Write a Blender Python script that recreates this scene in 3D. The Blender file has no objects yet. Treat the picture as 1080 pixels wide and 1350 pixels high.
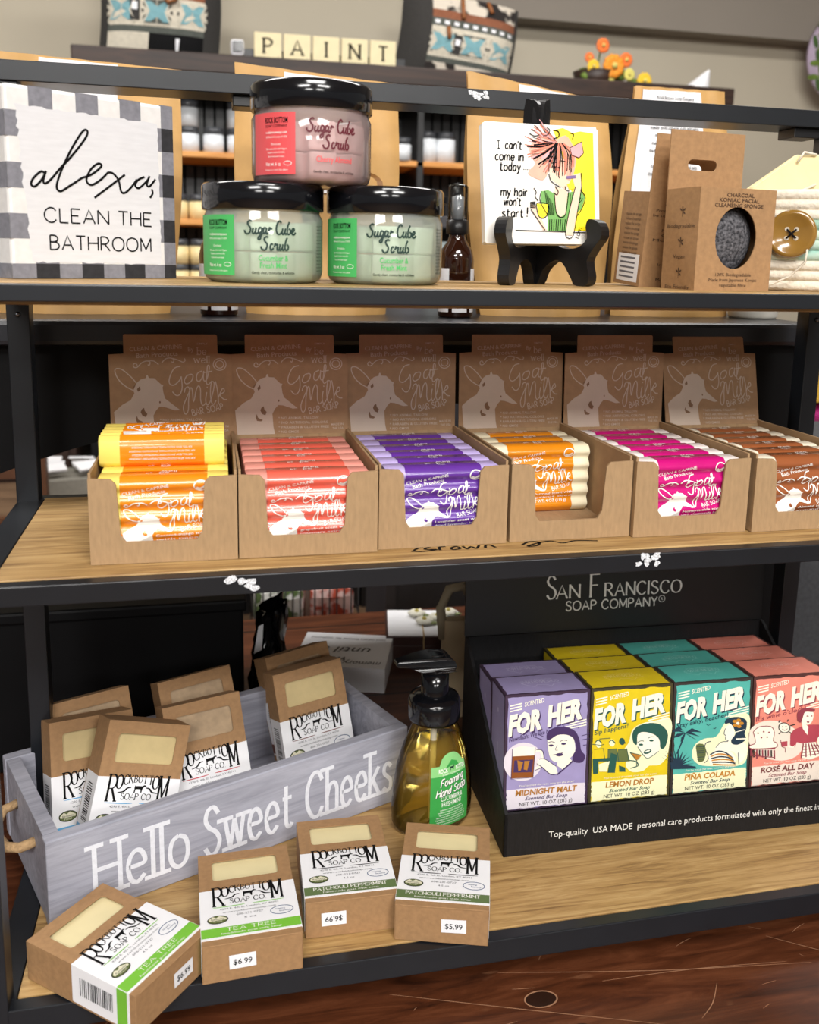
import bpy, math, random
from mathutils import Vector, Matrix
from mathutils.geometry import tessellate_polygon

random.seed(7)
SC = bpy.context.scene
COL = SC.collection

# ------------------------------------------------------------------ camera
cd = bpy.data.cameras.new('camera')
cam = bpy.data.objects.new('camera', cd)
COL.objects.link(cam)
_r = Vector((0.9753, -0.2199, 0.0213)); _u = Vector((0.0188, 0.1787, 0.9837)); _w = Vector((0.2202, 0.9590, -0.1784))
cam.matrix_world = Matrix(((_r.x, _u.x, -_w.x, 0.1387), (_r.y, _u.y, -_w.y, -0.6264), (_r.z, _u.z, -_w.z, 0.2138), (0, 0, 0, 1)))
cd.sensor_fit = 'HORIZONTAL'; cd.sensor_width = 36.0
cd.lens = 36.0 * 1230.55 / 1080.0
cd.shift_x = (540 - 550.59) / 1080.0
cd.shift_y = -(675 - 562.1) / 1080.0
cd.clip_start = 0.02
cd.dof.use_dof = True; cd.dof.focus_distance = 0.80; cd.dof.aperture_fstop = 11.0
SC.camera = cam

# ------------------------------------------------------------------ world, lights, exposure
wd = bpy.data.worlds.new('world'); SC.world = wd; wd.use_nodes = True
wd.node_tree.nodes['Background'].inputs[0].default_value = (1.0, 0.97, 0.93, 1)
wd.node_tree.nodes['Background'].inputs[1].default_value = 0.26
vs = SC.view_settings
vs.view_transform = 'Standard'; vs.look = 'None'; vs.gamma = 1.0; vs.use_curve_mapping = False
vs.exposure = -0.18

def area(name, loc, sx, sy, power, col=(1.0, 0.98, 0.95), rot=(0, 0, 0)):
    l = bpy.data.lights.new(name, 'AREA'); l.shape = 'RECTANGLE'; l.size = sx; l.size_y = sy
    l.energy = power; l.color = col
    o = bpy.data.objects.new(name, l); COL.objects.link(o); o.location = loc; o.rotation_euler = rot
    return o
CEIL = 1.95
for x in (-0.9, 1.1):
    area('ceiling_or_fill_lamp', (x, -2.75, CEIL - 0.02), 1.2, 0.5, 78, rot=(math.radians(28), 0, 0))
    area('ceiling_or_fill_lamp', (x, -5.4, CEIL - 0.02), 1.2, 0.6, 78, rot=(math.radians(45), 0, 0))  # added unseen fill row, low enough to brighten the header cards under the shelf
area('ceiling_or_fill_lamp', (0.3, -1.75, CEIL - 0.02), 1.2, 0.5, 62, rot=(math.radians(12), 0, 0))
for x in (-0.7, 1.3):
    area('ceiling_or_fill_lamp', (x, 1.15, CEIL - 0.02), 1.2, 0.4, 44)

# ------------------------------------------------------------------ materials
def lin(c):
    c = c / 255.0
    return c / 12.92 if c <= 0.04045 else ((c + 0.055) / 1.055) ** 2.4
def rgb(t): return (lin(t[0]), lin(t[1]), lin(t[2]), 1.0)
MATS = {}
def nodes(name):
    m = bpy.data.materials.new(name); m.use_nodes = True
    nt = m.node_tree
    return m, nt, nt.nodes['Principled BSDF']
def mat(name, col, rough=0.5, metal=0.0, var=0.06, scale=60.0, bump=0.0, coat=0.0, stretch=None, spec=0.5, col2=None, detail=3.0, contrast=None):
    """procedural material: noise driven colour variation and optional bump"""
    if name in MATS: return MATS[name]
    m, nt, b = nodes(name)
    N, L = nt.nodes, nt.links
    tc = N.new('ShaderNodeTexCoord'); mp = N.new('ShaderNodeMapping')
    L.new(tc.outputs['Object'], mp.inputs[0])
    if stretch: mp.inputs['Scale'].default_value = stretch
    nz = N.new('ShaderNodeTexNoise'); nz.inputs['Scale'].default_value = scale; nz.inputs['Detail'].default_value = detail
    L.new(mp.outputs[0], nz.inputs['Vector'])
    c = rgb(col)
    if col2 is None:
        a = tuple(x * (1 - var) for x in c[:3]) + (1,); d = tuple(min(1, x * (1 + var)) for x in c[:3]) + (1,)
    else:
        a, d = c, rgb(col2)
    rp = N.new('ShaderNodeValToRGB')
    lo, hi = contrast if contrast else (0.3, 0.7)
    rp.color_ramp.elements[0].position = lo; rp.color_ramp.elements[1].position = hi
    rp.color_ramp.elements[0].color = a; rp.color_ramp.elements[1].color = d
    L.new(nz.outputs['Fac'], rp.inputs[0]); L.new(rp.outputs[0], b.inputs['Base Color'])
    b.inputs['Roughness'].default_value = rough; b.inputs['Metallic'].default_value = metal
    b.inputs['Coat Weight'].default_value = coat
    b.inputs['Specular IOR Level'].default_value = spec
    if bump:
        bp = N.new('ShaderNodeBump'); bp.inputs['Strength'].default_value = bump; bp.inputs['Distance'].default_value = 0.002
        L.new(nz.outputs['Fac'], bp.inputs['Height']); L.new(bp.outputs[0], b.inputs['Normal'])
    MATS[name] = m
    return m
def wood(name, cols, scale=(3, 60, 60), rough=0.5, bump=0.15, scratch=False, planks=None, dist=1.5):
    """long grained timber, three tones, grain along local X"""
    m, nt, b = nodes(name); N, L = nt.nodes, nt.links
    tc = N.new('ShaderNodeTexCoord'); mp = N.new('ShaderNodeMapping'); mp.inputs['Scale'].default_value = scale
    L.new(tc.outputs['Object'], mp.inputs[0])
    nz = N.new('ShaderNodeTexNoise'); nz.inputs['Scale'].default_value = 1.0; nz.inputs['Detail'].default_value = 8; nz.inputs['Roughness'].default_value = 0.65; nz.inputs['Distortion'].default_value = dist
    L.new(mp.outputs[0], nz.inputs['Vector'])
    rp = N.new('ShaderNodeValToRGB'); e = rp.color_ramp.elements
    e[0].position = 0.30; e[0].color = rgb(cols[0]); e[1].position = 0.72; e[1].color = rgb(cols[2])
    x = e.new(0.5); x.color = rgb(cols[1])
    L.new(nz.outputs['Fac'], rp.inputs[0])
    out = rp.outputs[0]
    if planks:
        sp = N.new('ShaderNodeSeparateXYZ'); L.new(tc.outputs['Object'], sp.inputs[0])
        mt = N.new('ShaderNodeMath'); mt.operation = 'DIVIDE'; mt.inputs[1].default_value = planks; L.new(sp.outputs['Y'], mt.inputs[0])
        fr = N.new('ShaderNodeMath'); fr.operation = 'FRACT'; L.new(mt.outputs[0], fr.inputs[0])
        lt = N.new('ShaderNodeMath'); lt.operation = 'LESS_THAN'; lt.inputs[1].default_value = 0.018; L.new(fr.outputs[0], lt.inputs[0])
        mx = N.new('ShaderNodeMixRGB'); L.new(lt.outputs[0], mx.inputs[0]); L.new(out, mx.inputs[1]); mx.inputs[2].default_value = rgb((22, 12, 8)); out = mx.outputs[0]
    if scratch:
        mp2 = N.new('ShaderNodeMapping'); mp2.inputs['Scale'].default_value = (26, 90, 26); mp2.inputs['Rotation'].default_value = (0, 0, 0.9); L.new(tc.outputs['Object'], mp2.inputs[0])
        n2 = N.new('ShaderNodeTexNoise'); n2.inputs['Scale'].default_value = 1.0; n2.inputs['Detail'].default_value = 2; L.new(mp2.outputs[0], n2.inputs['Vector'])
        r2 = N.new('ShaderNodeValToRGB'); r2.color_ramp.elements[0].position = 0.70; r2.color_ramp.elements[1].position = 0.78
        L.new(n2.outputs['Fac'], r2.inputs[0])
        ml = N.new('ShaderNodeMath'); ml.operation = 'MULTIPLY'; ml.inputs[1].default_value = 0.35; L.new(r2.outputs[0], ml.inputs[0])
        mx = N.new('ShaderNodeMixRGB'); L.new(ml.outputs[0], mx.inputs[0]); L.new(out, mx.inputs[1]); mx.inputs[2].default_value = rgb((150, 105, 75)); out = mx.outputs[0]
    L.new(out, b.inputs['Base Color']); b.inputs['Roughness'].default_value = rough
    bp = N.new('ShaderNodeBump'); bp.inputs['Strength'].default_value = bump; bp.inputs['Distance'].default_value = 0.001
    L.new(nz.outputs['Fac'], bp.inputs['Height']); L.new(bp.outputs[0], b.inputs['Normal'])
    MATS[name] = m
    return m
def clear(name, tint=(1, 1, 1), gloss=0.03, body=0.0, bodycol=(255, 255, 255), ior=1.45):
    """thin clear plastic or glass: transparency + fresnel gloss (+ some milky body)"""
    m = bpy.data.materials.new(name); m.use_nodes = True; nt = m.node_tree; N, L = nt.nodes, nt.links
    N.remove(N['Principled BSDF']); out = N['Material Output']
    tr = N.new('ShaderNodeBsdfTransparent'); nz = N.new('ShaderNodeTexNoise'); nz.inputs['Scale'].default_value = 30
    rp = N.new('ShaderNodeValToRGB'); rp.color_ramp.elements[0].color = tuple(t * 0.97 for t in tint) + (1,); rp.color_ramp.elements[1].color = tuple(tint) + (1,)
    L.new(nz.outputs['Fac'], rp.inputs[0]); L.new(rp.outputs[0], tr.inputs[0])
    gl = N.new('ShaderNodeBsdfGlossy'); gl.inputs['Roughness'].default_value = gloss
    fr = N.new('ShaderNodeFresnel'); fr.inputs['IOR'].default_value = ior
    src = tr.outputs[0]
    if body:
        df = N.new('ShaderNodeBsdfDiffuse'); df.inputs[0].default_value = rgb(bodycol)
        tl = N.new('ShaderNodeBsdfTranslucent'); tl.inputs[0].default_value = rgb(bodycol)
        ma = N.new('ShaderNodeMixShader'); ma.inputs[0].default_value = 0.5; L.new(df.outputs[0], ma.inputs[1]); L.new(tl.outputs[0], ma.inputs[2])
        mb = N.new('ShaderNodeMixShader'); mb.inputs[0].default_value = body; L.new(src, mb.inputs[1]); L.new(ma.outputs[0], mb.inputs[2]); src = mb.outputs[0]
    mx = N.new('ShaderNodeMixShader'); L.new(fr.outputs[0], mx.inputs[0]); L.new(src, mx.inputs[1]); L.new(gl.outputs[0], mx.inputs[2])
    L.new(mx.outputs[0], out.inputs[0])
    MATS[name] = m
    return m

KRAFT = mat('kraft_board', (160, 123, 84), 0.75, var=0.10, scale=220, bump=0.12)
KRAFTC = mat('corrugated_card', (164, 134, 98), 0.8, var=0.09, scale=90, bump=0.15, stretch=(4, 1, 1))
HEADC = mat('header_card', (158, 124, 90), 0.7, var=0.07, scale=160, bump=0.08)
PAPER = mat('kraft_paper', (202, 158, 96), 0.62, var=0.07, scale=40, bump=0.3)
PAPERD = mat('kraft_paper_brown', (150, 104, 55), 0.45, var=0.06, scale=40)
INK = mat('black_ink', (20, 19, 20), 0.8, var=0.05, spec=0.1)
INKS = mat('soft_ink', (62, 57, 54), 0.8, var=0.05, spec=0.1)
GREYINK = mat('grey_ink', (112, 112, 118), 0.8, var=0.05, spec=0.1)
WHITE = mat('white_paper', (240, 240, 243), 0.55, var=0.02)
WINK = mat('white_ink', (246, 244, 238), 0.5, var=0.02)
CARDINK = mat('silver_ink', (196, 178, 162), 0.6, var=0.03)
BLACKM = mat('black_steel', (22, 25, 30), 0.36, var=0.10, scale=30, bump=0.03)
BLACKP = mat('black_plastic', (14, 15, 19), 0.12, var=0.05)
BLACKS = mat('black_satin', (20, 20, 22), 0.35, var=0.06)
BLACKF = mat('black_paint', (7, 7, 9), 0.6, var=0.2, scale=12, spec=0.2)
BLACKC = mat('black_corrugated', (22, 22, 24), 0.6, spec=0.3, var=0.25, scale=90, stretch=(6, 1, 1), bump=0.2)
CREAM = mat('cream_soap', (226, 212, 165), 0.55, var=0.04, scale=50, bump=0.05)
OATSOAP = mat('oat_soap', (176, 150, 118), 0.6, var=0.13, scale=120, bump=0.1)
TANSOAP = mat('tan_soap', (201, 180, 130), 0.6, var=0.06, scale=80)
OAK = wood('oak_board', ((124, 92, 54), (172, 137, 86), (200, 168, 115)), (11, 170, 170), 0.5, dist=0.8)
TABLE = wood('dark_table_wood', ((50, 25, 14), (82, 43, 24), (110, 64, 40)), (7, 48, 48), 0.34, 0.1, scratch=True, planks=0.24)
PINE = wood('pine_shelf_wood', ((196, 128, 60), (218, 150, 76), (232, 170, 95)), (4, 40, 40), 0.5)
DARKWOOD = wood('dark_stained_wood', ((30, 18, 13), (48, 31, 23), (66, 44, 32)), (4, 40, 40), 0.5)
FLOORW = wood('shop_floor_wood', ((92, 70, 52), (120, 94, 70), (140, 112, 86)), (2, 14, 14), 0.5, planks=0.16)
GREYW = wood('grey_washed_wood', ((138, 140, 152), (162, 163, 176), (183, 184, 196)), (4, 60, 60), 0.6, dist=2.5)
CLEAR = clear('clear_plastic', (0.97, 0.98, 0.97))
WALLM = mat('wall_paint', (190, 181, 162), 0.85, var=0.02, scale=4)
SOFFM = mat('soffit_paint', (140, 132, 122), 0.85, var=0.02, scale=4)

# ------------------------------------------------------------------ mesh accumulator
class G:
    def __init__(s): s.v = []; s.f = []; s.mi = []; s.sm = []; s.mats = []
    def m(s, mt):
        if mt not in s.mats: s.mats.append(mt)
        return s.mats.index(mt)
    def add(s, vs, fs, mt, smooth=False):
        b = len(s.v); k = s.m(mt)
        s.v += [tuple(v) for v in vs]
        for f in fs: s.f.append(tuple(b + i for i in f)); s.mi.append(k); s.sm.append(smooth)
        return s
    def box(s, a, b, mt, M=None):
        x0, y0, z0 = a; x1, y1, z1 = b
        vs = [Vector(p) for p in ((x0, y0, z0), (x1, y0, z0), (x1, y1, z0), (x0, y1, z0), (x0, y0, z1), (x1, y0, z1), (x1, y1, z1), (x0, y1, z1))]
        if M: vs = [M @ p for p in vs]
        return s.add(vs, [(3, 2, 1, 0), (4, 5, 6, 7), (0, 1, 5, 4), (1, 2, 6, 5), (2, 3, 7, 6), (3, 0, 4, 7)], mt)
    def prism(s, pts, h0, h1, mt, fn, mt2=None, smooth=False):
        """2-D outline extruded along h; fn(u,v,h) -> 3-D. winding made counter clockwise"""
        ar = sum(pts[i][0] * pts[(i + 1) % len(pts)][1] - pts[(i + 1) % len(pts)][0] * pts[i][1] for i in range(len(pts)))
        if ar < 0: pts = pts[::-1]
        n = len(pts); tri = tessellate_polygon([[Vector((p[0], p[1], 0)) for p in pts]])
        tri = [t if _ccw(pts, t) else t[::-1] for t in tri]
        s.add([fn(p[0], p[1], h1) for p in pts], tri, mt)
        s.add([fn(p[0], p[1], h0) for p in pts], [t[::-1] for t in tri], mt)
        s.add([fn(p[0], p[1], h0) for p in pts] + [fn(p[0], p[1], h1) for p in pts],
              [(i, (i + 1) % n, n + (i + 1) % n, n + i) for i in range(n)], mt2 or mt, smooth)
        return s
    def lathe(s, prof, mt, n=40, c=(0, 0, 0), cap=False, M=None):
        vs = []; fs = []; k = len(prof)
        for i in range(n):
            a = 2 * math.pi * i / n
            for r, z in prof: vs.append(Vector((c[0] + r * math.cos(a), c[1] + r * math.sin(a), c[2] + z)))
        for i in range(n):
            j = (i + 1) % n
            for q in range(k - 1): fs.append((i * k + q, j * k + q, j * k + q + 1, i * k + q + 1))
        if M: vs = [M @ p for p in vs]
        s.add(vs, fs, mt, True)
        if cap:
            s.add([vs[i * k] for i in range(n)], [tuple(range(n))[::-1]], mt)
            s.add([vs[i * k + k - 1] for i in range(n)], [tuple(range(n))], mt)
        return s
    def tube(s, pts, r, mt, n=8, closed=False):
        pts = [Vector(p) for p in pts]; k = len(pts); vs = []; fs = []
        up = Vector((0.13, 0.21, 0.97))
        for i, p in enumerate(pts):
            a = pts[(i - 1) % k] if (closed or i > 0) else p; b = pts[(i + 1) % k] if (closed or i < k - 1) else p
            t = (b - a).normalized(); x = t.cross(up)
            if x.length < 1e-4: x = t.cross(Vector((1, 0, 0)))
            x.normalize(); y = x.cross(t)
            rr = r[i] if isinstance(r, (list, tuple)) else r
            for q in range(n):
                w = 2 * math.pi * q / n; vs.append(p + x * (rr * math.cos(w)) + y * (rr * math.sin(w)))
        for i in range(k if closed else k - 1):
            j = (i + 1) % k
            for q in range(n): fs.append((i * n + q, j * n + q, j * n + (q + 1) % n, i * n + (q + 1) % n))
        if not closed: fs += [tuple(range(n)), tuple(range((k - 1) * n, k * n))[::-1]]
        return s.add(vs, fs, mt, True)
    def sphere(s, c, r, mt, n=12, m=8, sq=(1, 1, 1), M=None):
        vs = []; fs = []
        for i in range(m + 1):
            p = math.pi * i / m
            for j in range(n):
                a = 2 * math.pi * j / n
                v = Vector((c[0] + r * sq[0] * math.sin(p) * math.cos(a), c[1] + r * sq[1] * math.sin(p) * math.sin(a), c[2] + r * sq[2] * math.cos(p)))
                vs.append(M @ v if M else v)
        for i in range(m):
            for j in range(n): fs.append((i * n + j, (i + 1) * n + j, (i + 1) * n + (j + 1) % n, i * n + (j + 1) % n))
        return s.add(vs, fs, mt, True)
    def grid(s, fn, nu, nv, mt, smooth=True):
        vs = [fn(i / nu, j / nv) for j in range(nv + 1) for i in range(nu + 1)]
        fs = [(j * (nu + 1) + i, j * (nu + 1) + i + 1, (j + 1) * (nu + 1) + i + 1, (j + 1) * (nu + 1) + i) for j in range(nv) for i in range(nu)]
        return s.add(vs, fs, mt, smooth)
    def build(s, name, parent=None, bevel=0.0, M=None):
        me = bpy.data.meshes.new(name)
        me.from_pydata([tuple(v) for v in s.v], [], s.f)
        for mt in s.mats: me.materials.append(mt)
        me.polygons.foreach_set('material_index', s.mi); me.polygons.foreach_set('use_smooth', s.sm)
        me.update()
        o = bpy.data.objects.new(name, me); COL.objects.link(o)
        if parent: o.parent = parent
        if M: o.matrix_local = M
        if bevel:
            bv = o.modifiers.new('bevel', 'BEVEL'); bv.width = bevel; bv.segments = 2; bv.limit_method = 'ANGLE'; bv.angle_limit = math.radians(50)
        return o
def _ccw(pts, t):
    a, b, c = (pts[i] for i in t)
    return (b[0] - a[0]) * (c[1] - a[1]) - (b[1] - a[1]) * (c[0] - a[0]) > 0

def tag(o, label, cat, group=None, kind=None):
    o['label'] = label; o['category'] = cat
    if group: o['group'] = group
    if kind: o['kind'] = kind
    return o
def thing(name, label, cat, M=None, group=None):
    o = bpy.data.objects.new(name, None); COL.objects.link(o); o.empty_display_size = 0.02
    if M: o.matrix_world = M
    return tag(o, label, cat, group)
def copy_tree(o, parent=None):
    c = o.copy(); COL.objects.link(c)
    if parent: c.parent = parent
    for ch in list(o.children): copy_tree(ch, c)
    return c
def struct(o): o['kind'] = 'structure'; return o

# local frame of a card-like thing: u right, v up, n out of the face towards the viewer
def frame(o, yaw=0, lean=0, roll=0):
    y, l, r = (math.radians(a) for a in (yaw, lean, roll))
    u = Vector((math.cos(y), math.sin(y), 0)); n = Vector((math.sin(y), -math.cos(y), 0)); z = Vector((0, 0, 1))
    v = math.cos(l) * z - math.sin(l) * n; n2 = math.cos(l) * n + math.sin(l) * z
    u3 = math.cos(r) * u + math.sin(r) * v; v3 = -math.sin(r) * u + math.cos(r) * v
    return Matrix(((u3.x, v3.x, n2.x, o[0]), (u3.y, v3.y, n2.y, o[1]), (u3.z, v3.z, n2.z, o[2]), (0, 0, 0, 1)))
def P(o=(0, 0, 0), u=(1, 0, 0), v=(0, 1, 0)):
    o, u, v = Vector(o), Vector(u), Vector(v); n = u.cross(v).normalized()
    return lambda a, b, h: o + u * a + v * b + n * h

# ------------------------------------------------------------------ flat art (print, lettering, drawings)
def smooth(pts, k=5, closed=False):
    n = len(pts)
    if n < 3: return list(pts)
    out = []
    for i in range(n if closed else n - 1):
        g = (lambda q: pts[q % n]) if closed else (lambda q: pts[max(0, min(n - 1, q))])
        p0, p1, p2, p3 = g(i - 1), g(i), g(i + 1), g(i + 2)
        for s in range(k):
            t = s / k
            out.append(tuple(0.5 * (2 * p1[c] + (p2[c] - p0[c]) * t + (2 * p0[c] - 5 * p1[c] + 4 * p2[c] - p3[c]) * t * t + (3 * p1[c] - p0[c] - 3 * p2[c] + p3[c]) * t ** 3) for c in (0, 1)))
    if not closed: out.append(tuple(pts[-1]))
    return out
def hom(src, dst=((0, 1), (1, 1), (1, 0), (0, 0))):
    """homography taking four image corners (TL,TR,BR,BL) to the given plane corners"""
    A = []; bb = []
    for (x, y), (u, v) in zip(src, dst):
        A.append([x, y, 1, 0, 0, 0, -u * x, -u * y]); bb.append(u)
        A.append([0, 0, 0, x, y, 1, -v * x, -v * y]); bb.append(v)
    n = 8; Mx = [r + [c] for r, c in zip(A, bb)]
    for i in range(n):
        p = max(range(i, n), key=lambda q: abs(Mx[q][i])); Mx[i], Mx[p] = Mx[p], Mx[i]
        for q in range(n):
            if q != i:
                f = Mx[q][i] / Mx[i][i]
                Mx[q] = [a - f * b for a, b in zip(Mx[q], Mx[i])]
    h = [Mx[i][n] / Mx[i][i] for i in range(n)]
    def fn(p):
        x, y = p; w = h[6] * x + h[7] * y + 1
        return ((h[0] * x + h[1] * y + h[2]) / w, (h[3] * x + h[4] * y + h[5]) / w)
    return fn
_tx = {}
def textmesh(s, bold):
    k = (s, round(bold, 3))
    if k in _tx: return _tx[k]
    c = bpy.data.curves.new('t', 'FONT'); c.body = s; c.size = 1.0; c.resolution_u = 2; c.offset = bold; c.fill_mode = 'FRONT' if hasattr(c, 'fill_mode') else c.fill_mode
    o = bpy.data.objects.new('t', c); COL.objects.link(o)
    dg = bpy.context.evaluated_depsgraph_get(); dg.update()
    me = o.evaluated_get(dg).to_mesh()
    vs = [(v.co.x, v.co.y) for v in me.vertices]; fs = [tuple(p.vertices) for p in me.polygons]
    o.evaluated_get(dg).to_mesh_clear(); bpy.data.objects.remove(o); bpy.data.curves.remove(c)
    _tx[k] = (vs, fs)
    return _tx[k]
class Art:
    def __init__(s, pre=None): s.items = []; s.pre = pre
    def _p(s, pts): return [s.pre(p) for p in pts] if s.pre else list(pts)
    def poly(s, pts, mt, ly=1, sm=0, raw=False):
        if sm: pts = smooth(pts, sm, True)
        pts = list(pts) if raw else s._p(pts)
        tri = tessellate_polygon([[Vector((p[0], p[1], 0)) for p in pts]])
        s.items.append((pts, [t if _ccw(pts, t) else t[::-1] for t in tri], mt, ly)); return s
    def rect(s, x0, y0, x1, y1, mt, ly=1): return s.poly([(x0, y0), (x1, y0), (x1, y1), (x0, y1)], mt, ly)
    def ell(s, cx, cy, rx, ry, mt, ly=1, n=24, rot=0):
        c, q = math.cos(rot), math.sin(rot)
        return s.poly([(cx + rx * math.cos(2 * math.pi * i / n) * c - ry * math.sin(2 * math.pi * i / n) * q, cy + rx * math.cos(2 * math.pi * i / n) * q + ry * math.sin(2 * math.pi * i / n) * c) for i in range(n)], mt, ly)
    def line(s, pts, w, mt, ly=2, sm=5, closed=False, contrast=0.0, taper=False):
        if sm and len(pts) > 2: pts = smooth(pts, sm, closed)
        elif closed: pts = list(pts)
        pts = s._p(pts); n = len(pts); L = []; R = []
        for i in range(n):
            a = pts[(i - 1) % n] if (closed or i) else pts[i]; b = pts[(i + 1) % n] if (closed or i < n - 1) else pts[i]
            dx, dy = b[0] - a[0], b[1] - a[1]; d = math.hypot(dx, dy) or 1e-9; dx /= d; dy /= d
            h = w / 2
            if contrast:
                if dy < 0 or (dy == 0 and dx < 0): ex, ey = -dx, -dy
                else: ex, ey = dx, dy
                k = ey * (0.5 if ex > 0.2 else 1.0)
                h *= 1 - contrast + contrast * max(0.1, min(1, k))
            if taper: h *= 0.25 + 0.75 * math.sin(math.pi * min(1, max(0, (i + 0.5) / n)))
            L.append((pts[i][0] - dy * h, pts[i][1] + dx * h)); R.append((pts[i][0] + dy * h, pts[i][1] - dx * h))
        m = n if closed else n - 1
        s.items.append((L + R, [(n + i, n + (i + 1) % n, (i + 1) % n, i) for i in range(m)], mt, ly)); return s
    def text(s, t, x, y, h, mt, w=None, al='c', shear=0.0, bold=0.0, rot=0.0, ly=3):
        """built-in sans; (x,y) = baseline anchor, h = cap height, w = fitted width, all in plane units"""
        vs, fs = textmesh(t, bold)
        if not vs: return s
        xs = [v[0] for v in vs]; x0, x1 = min(xs), max(xs); k = h / 0.72
        kx = (w / (x1 - x0)) if w else k
        off = {'c': -(x0 + x1) / 2, 'l': -x0, 'r': -x1}[al]
        c, q = math.cos(rot), math.sin(rot); out = []
        for a, b in vs:
            px = (a + off) * kx + b * k * shear; py = b * k
            out.append((x + px * c - py * q, y + px * q + py * c))
        s.items.append((out, fs, mt, ly)); return s
    def stext(s, t, x, y, h, mt, w=0.12, al='c', wid=None, sp=2.2, serif=0.0, contrast=0.0, shear=0.0, rot=0.0, ly=3, caps=None, sx=1.0):
        """stroke lettering; w = stroke width as part of h"""
        adv = 0; L = []
        for i, ch in enumerate(t):
            if ch == ' ': adv += 5; continue
            gw, ss = GLY[ch]; L.append((adv, ss, ch)); adv += gw + sp
        tot = adv - sp; k = h / 10.0; kx = (wid / tot) if wid else k * sx
        off = {'c': -tot / 2, 'l': 0, 'r': -tot}[al]; c, q = math.cos(rot), math.sin(rot)
        def T(p): 
            px = (p[0] + off) * kx + p[1] * k * shear; py = p[1] * k
            return (x + px * c - py * q, y + px * q + py * c)
        for a, ss, ch in L:
            for st in ss:
                cur = st[0] == 'c'; pts = [(p[0] + a, p[1]) for p in (st[1:] if cur else st)]
                s.line([T(p) for p in (smooth(pts, 5) if cur else pts)], w * h, mt, ly, 0, contrast=contrast)
                if serif:
                    for e, nb in ((pts[0], pts[1]), (pts[-1], pts[-2])):
                        if abs(nb[1] - e[1]) > 0.9 * abs(nb[0] - e[0]) and not cur and min(abs(e[1] - z) for z in (0, 6.5, 10)) < 0.3:
                            d = serif * k / kx * 10
                            s.line([T((e[0] - d, e[1])), T((e[0] + d, e[1]))], w * h * (0.55 if contrast else 1.0), mt, ly, 0)
        return s
    def put(s, g, fn, eps=0.00012):
        for i, (pts, fs, mt, ly) in enumerate(s.items):
            e = eps * (ly + (i % 37) * 0.02)
            g.add([fn(p[0], p[1], e) for p in pts], fs, mt)
        return s
    def merge(s, other, fn):
        """add another drawing, its plane coordinates moved by fn"""
        for pts, fs, mt, ly in other.items: s.items.append(([fn(p) for p in pts], fs, mt, ly))
        return s
def recolor(a, mp):
    b = Art(); b.items = [(p, f, mp.get(m, m), l) for p, f, m, l in a.items]; return b
def aff(ox, oy, sx, sy=None, rot=0):
    sy = sx if sy is None else sy; c, q = math.cos(rot), math.sin(rot)
    return lambda p: (ox + p[0] * sx * c - p[1] * sy * q, oy + p[0] * sx * q + p[1] * sy * c)
def rrect(x0, y0, x1, y1, r, k=4):
    out = []
    for cx, cy, a in ((x1 - r, y1 - r, 0), (x0 + r, y1 - r, 90), (x0 + r, y0 + r, 180), (x1 - r, y0 + r, 270)):
        for i in range(k + 1):
            t = math.radians(a + 90 * i / k); out.append((cx + r * math.cos(t), cy + r * math.sin(t)))
    return out
def C(*p): return ('c',) + p
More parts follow.
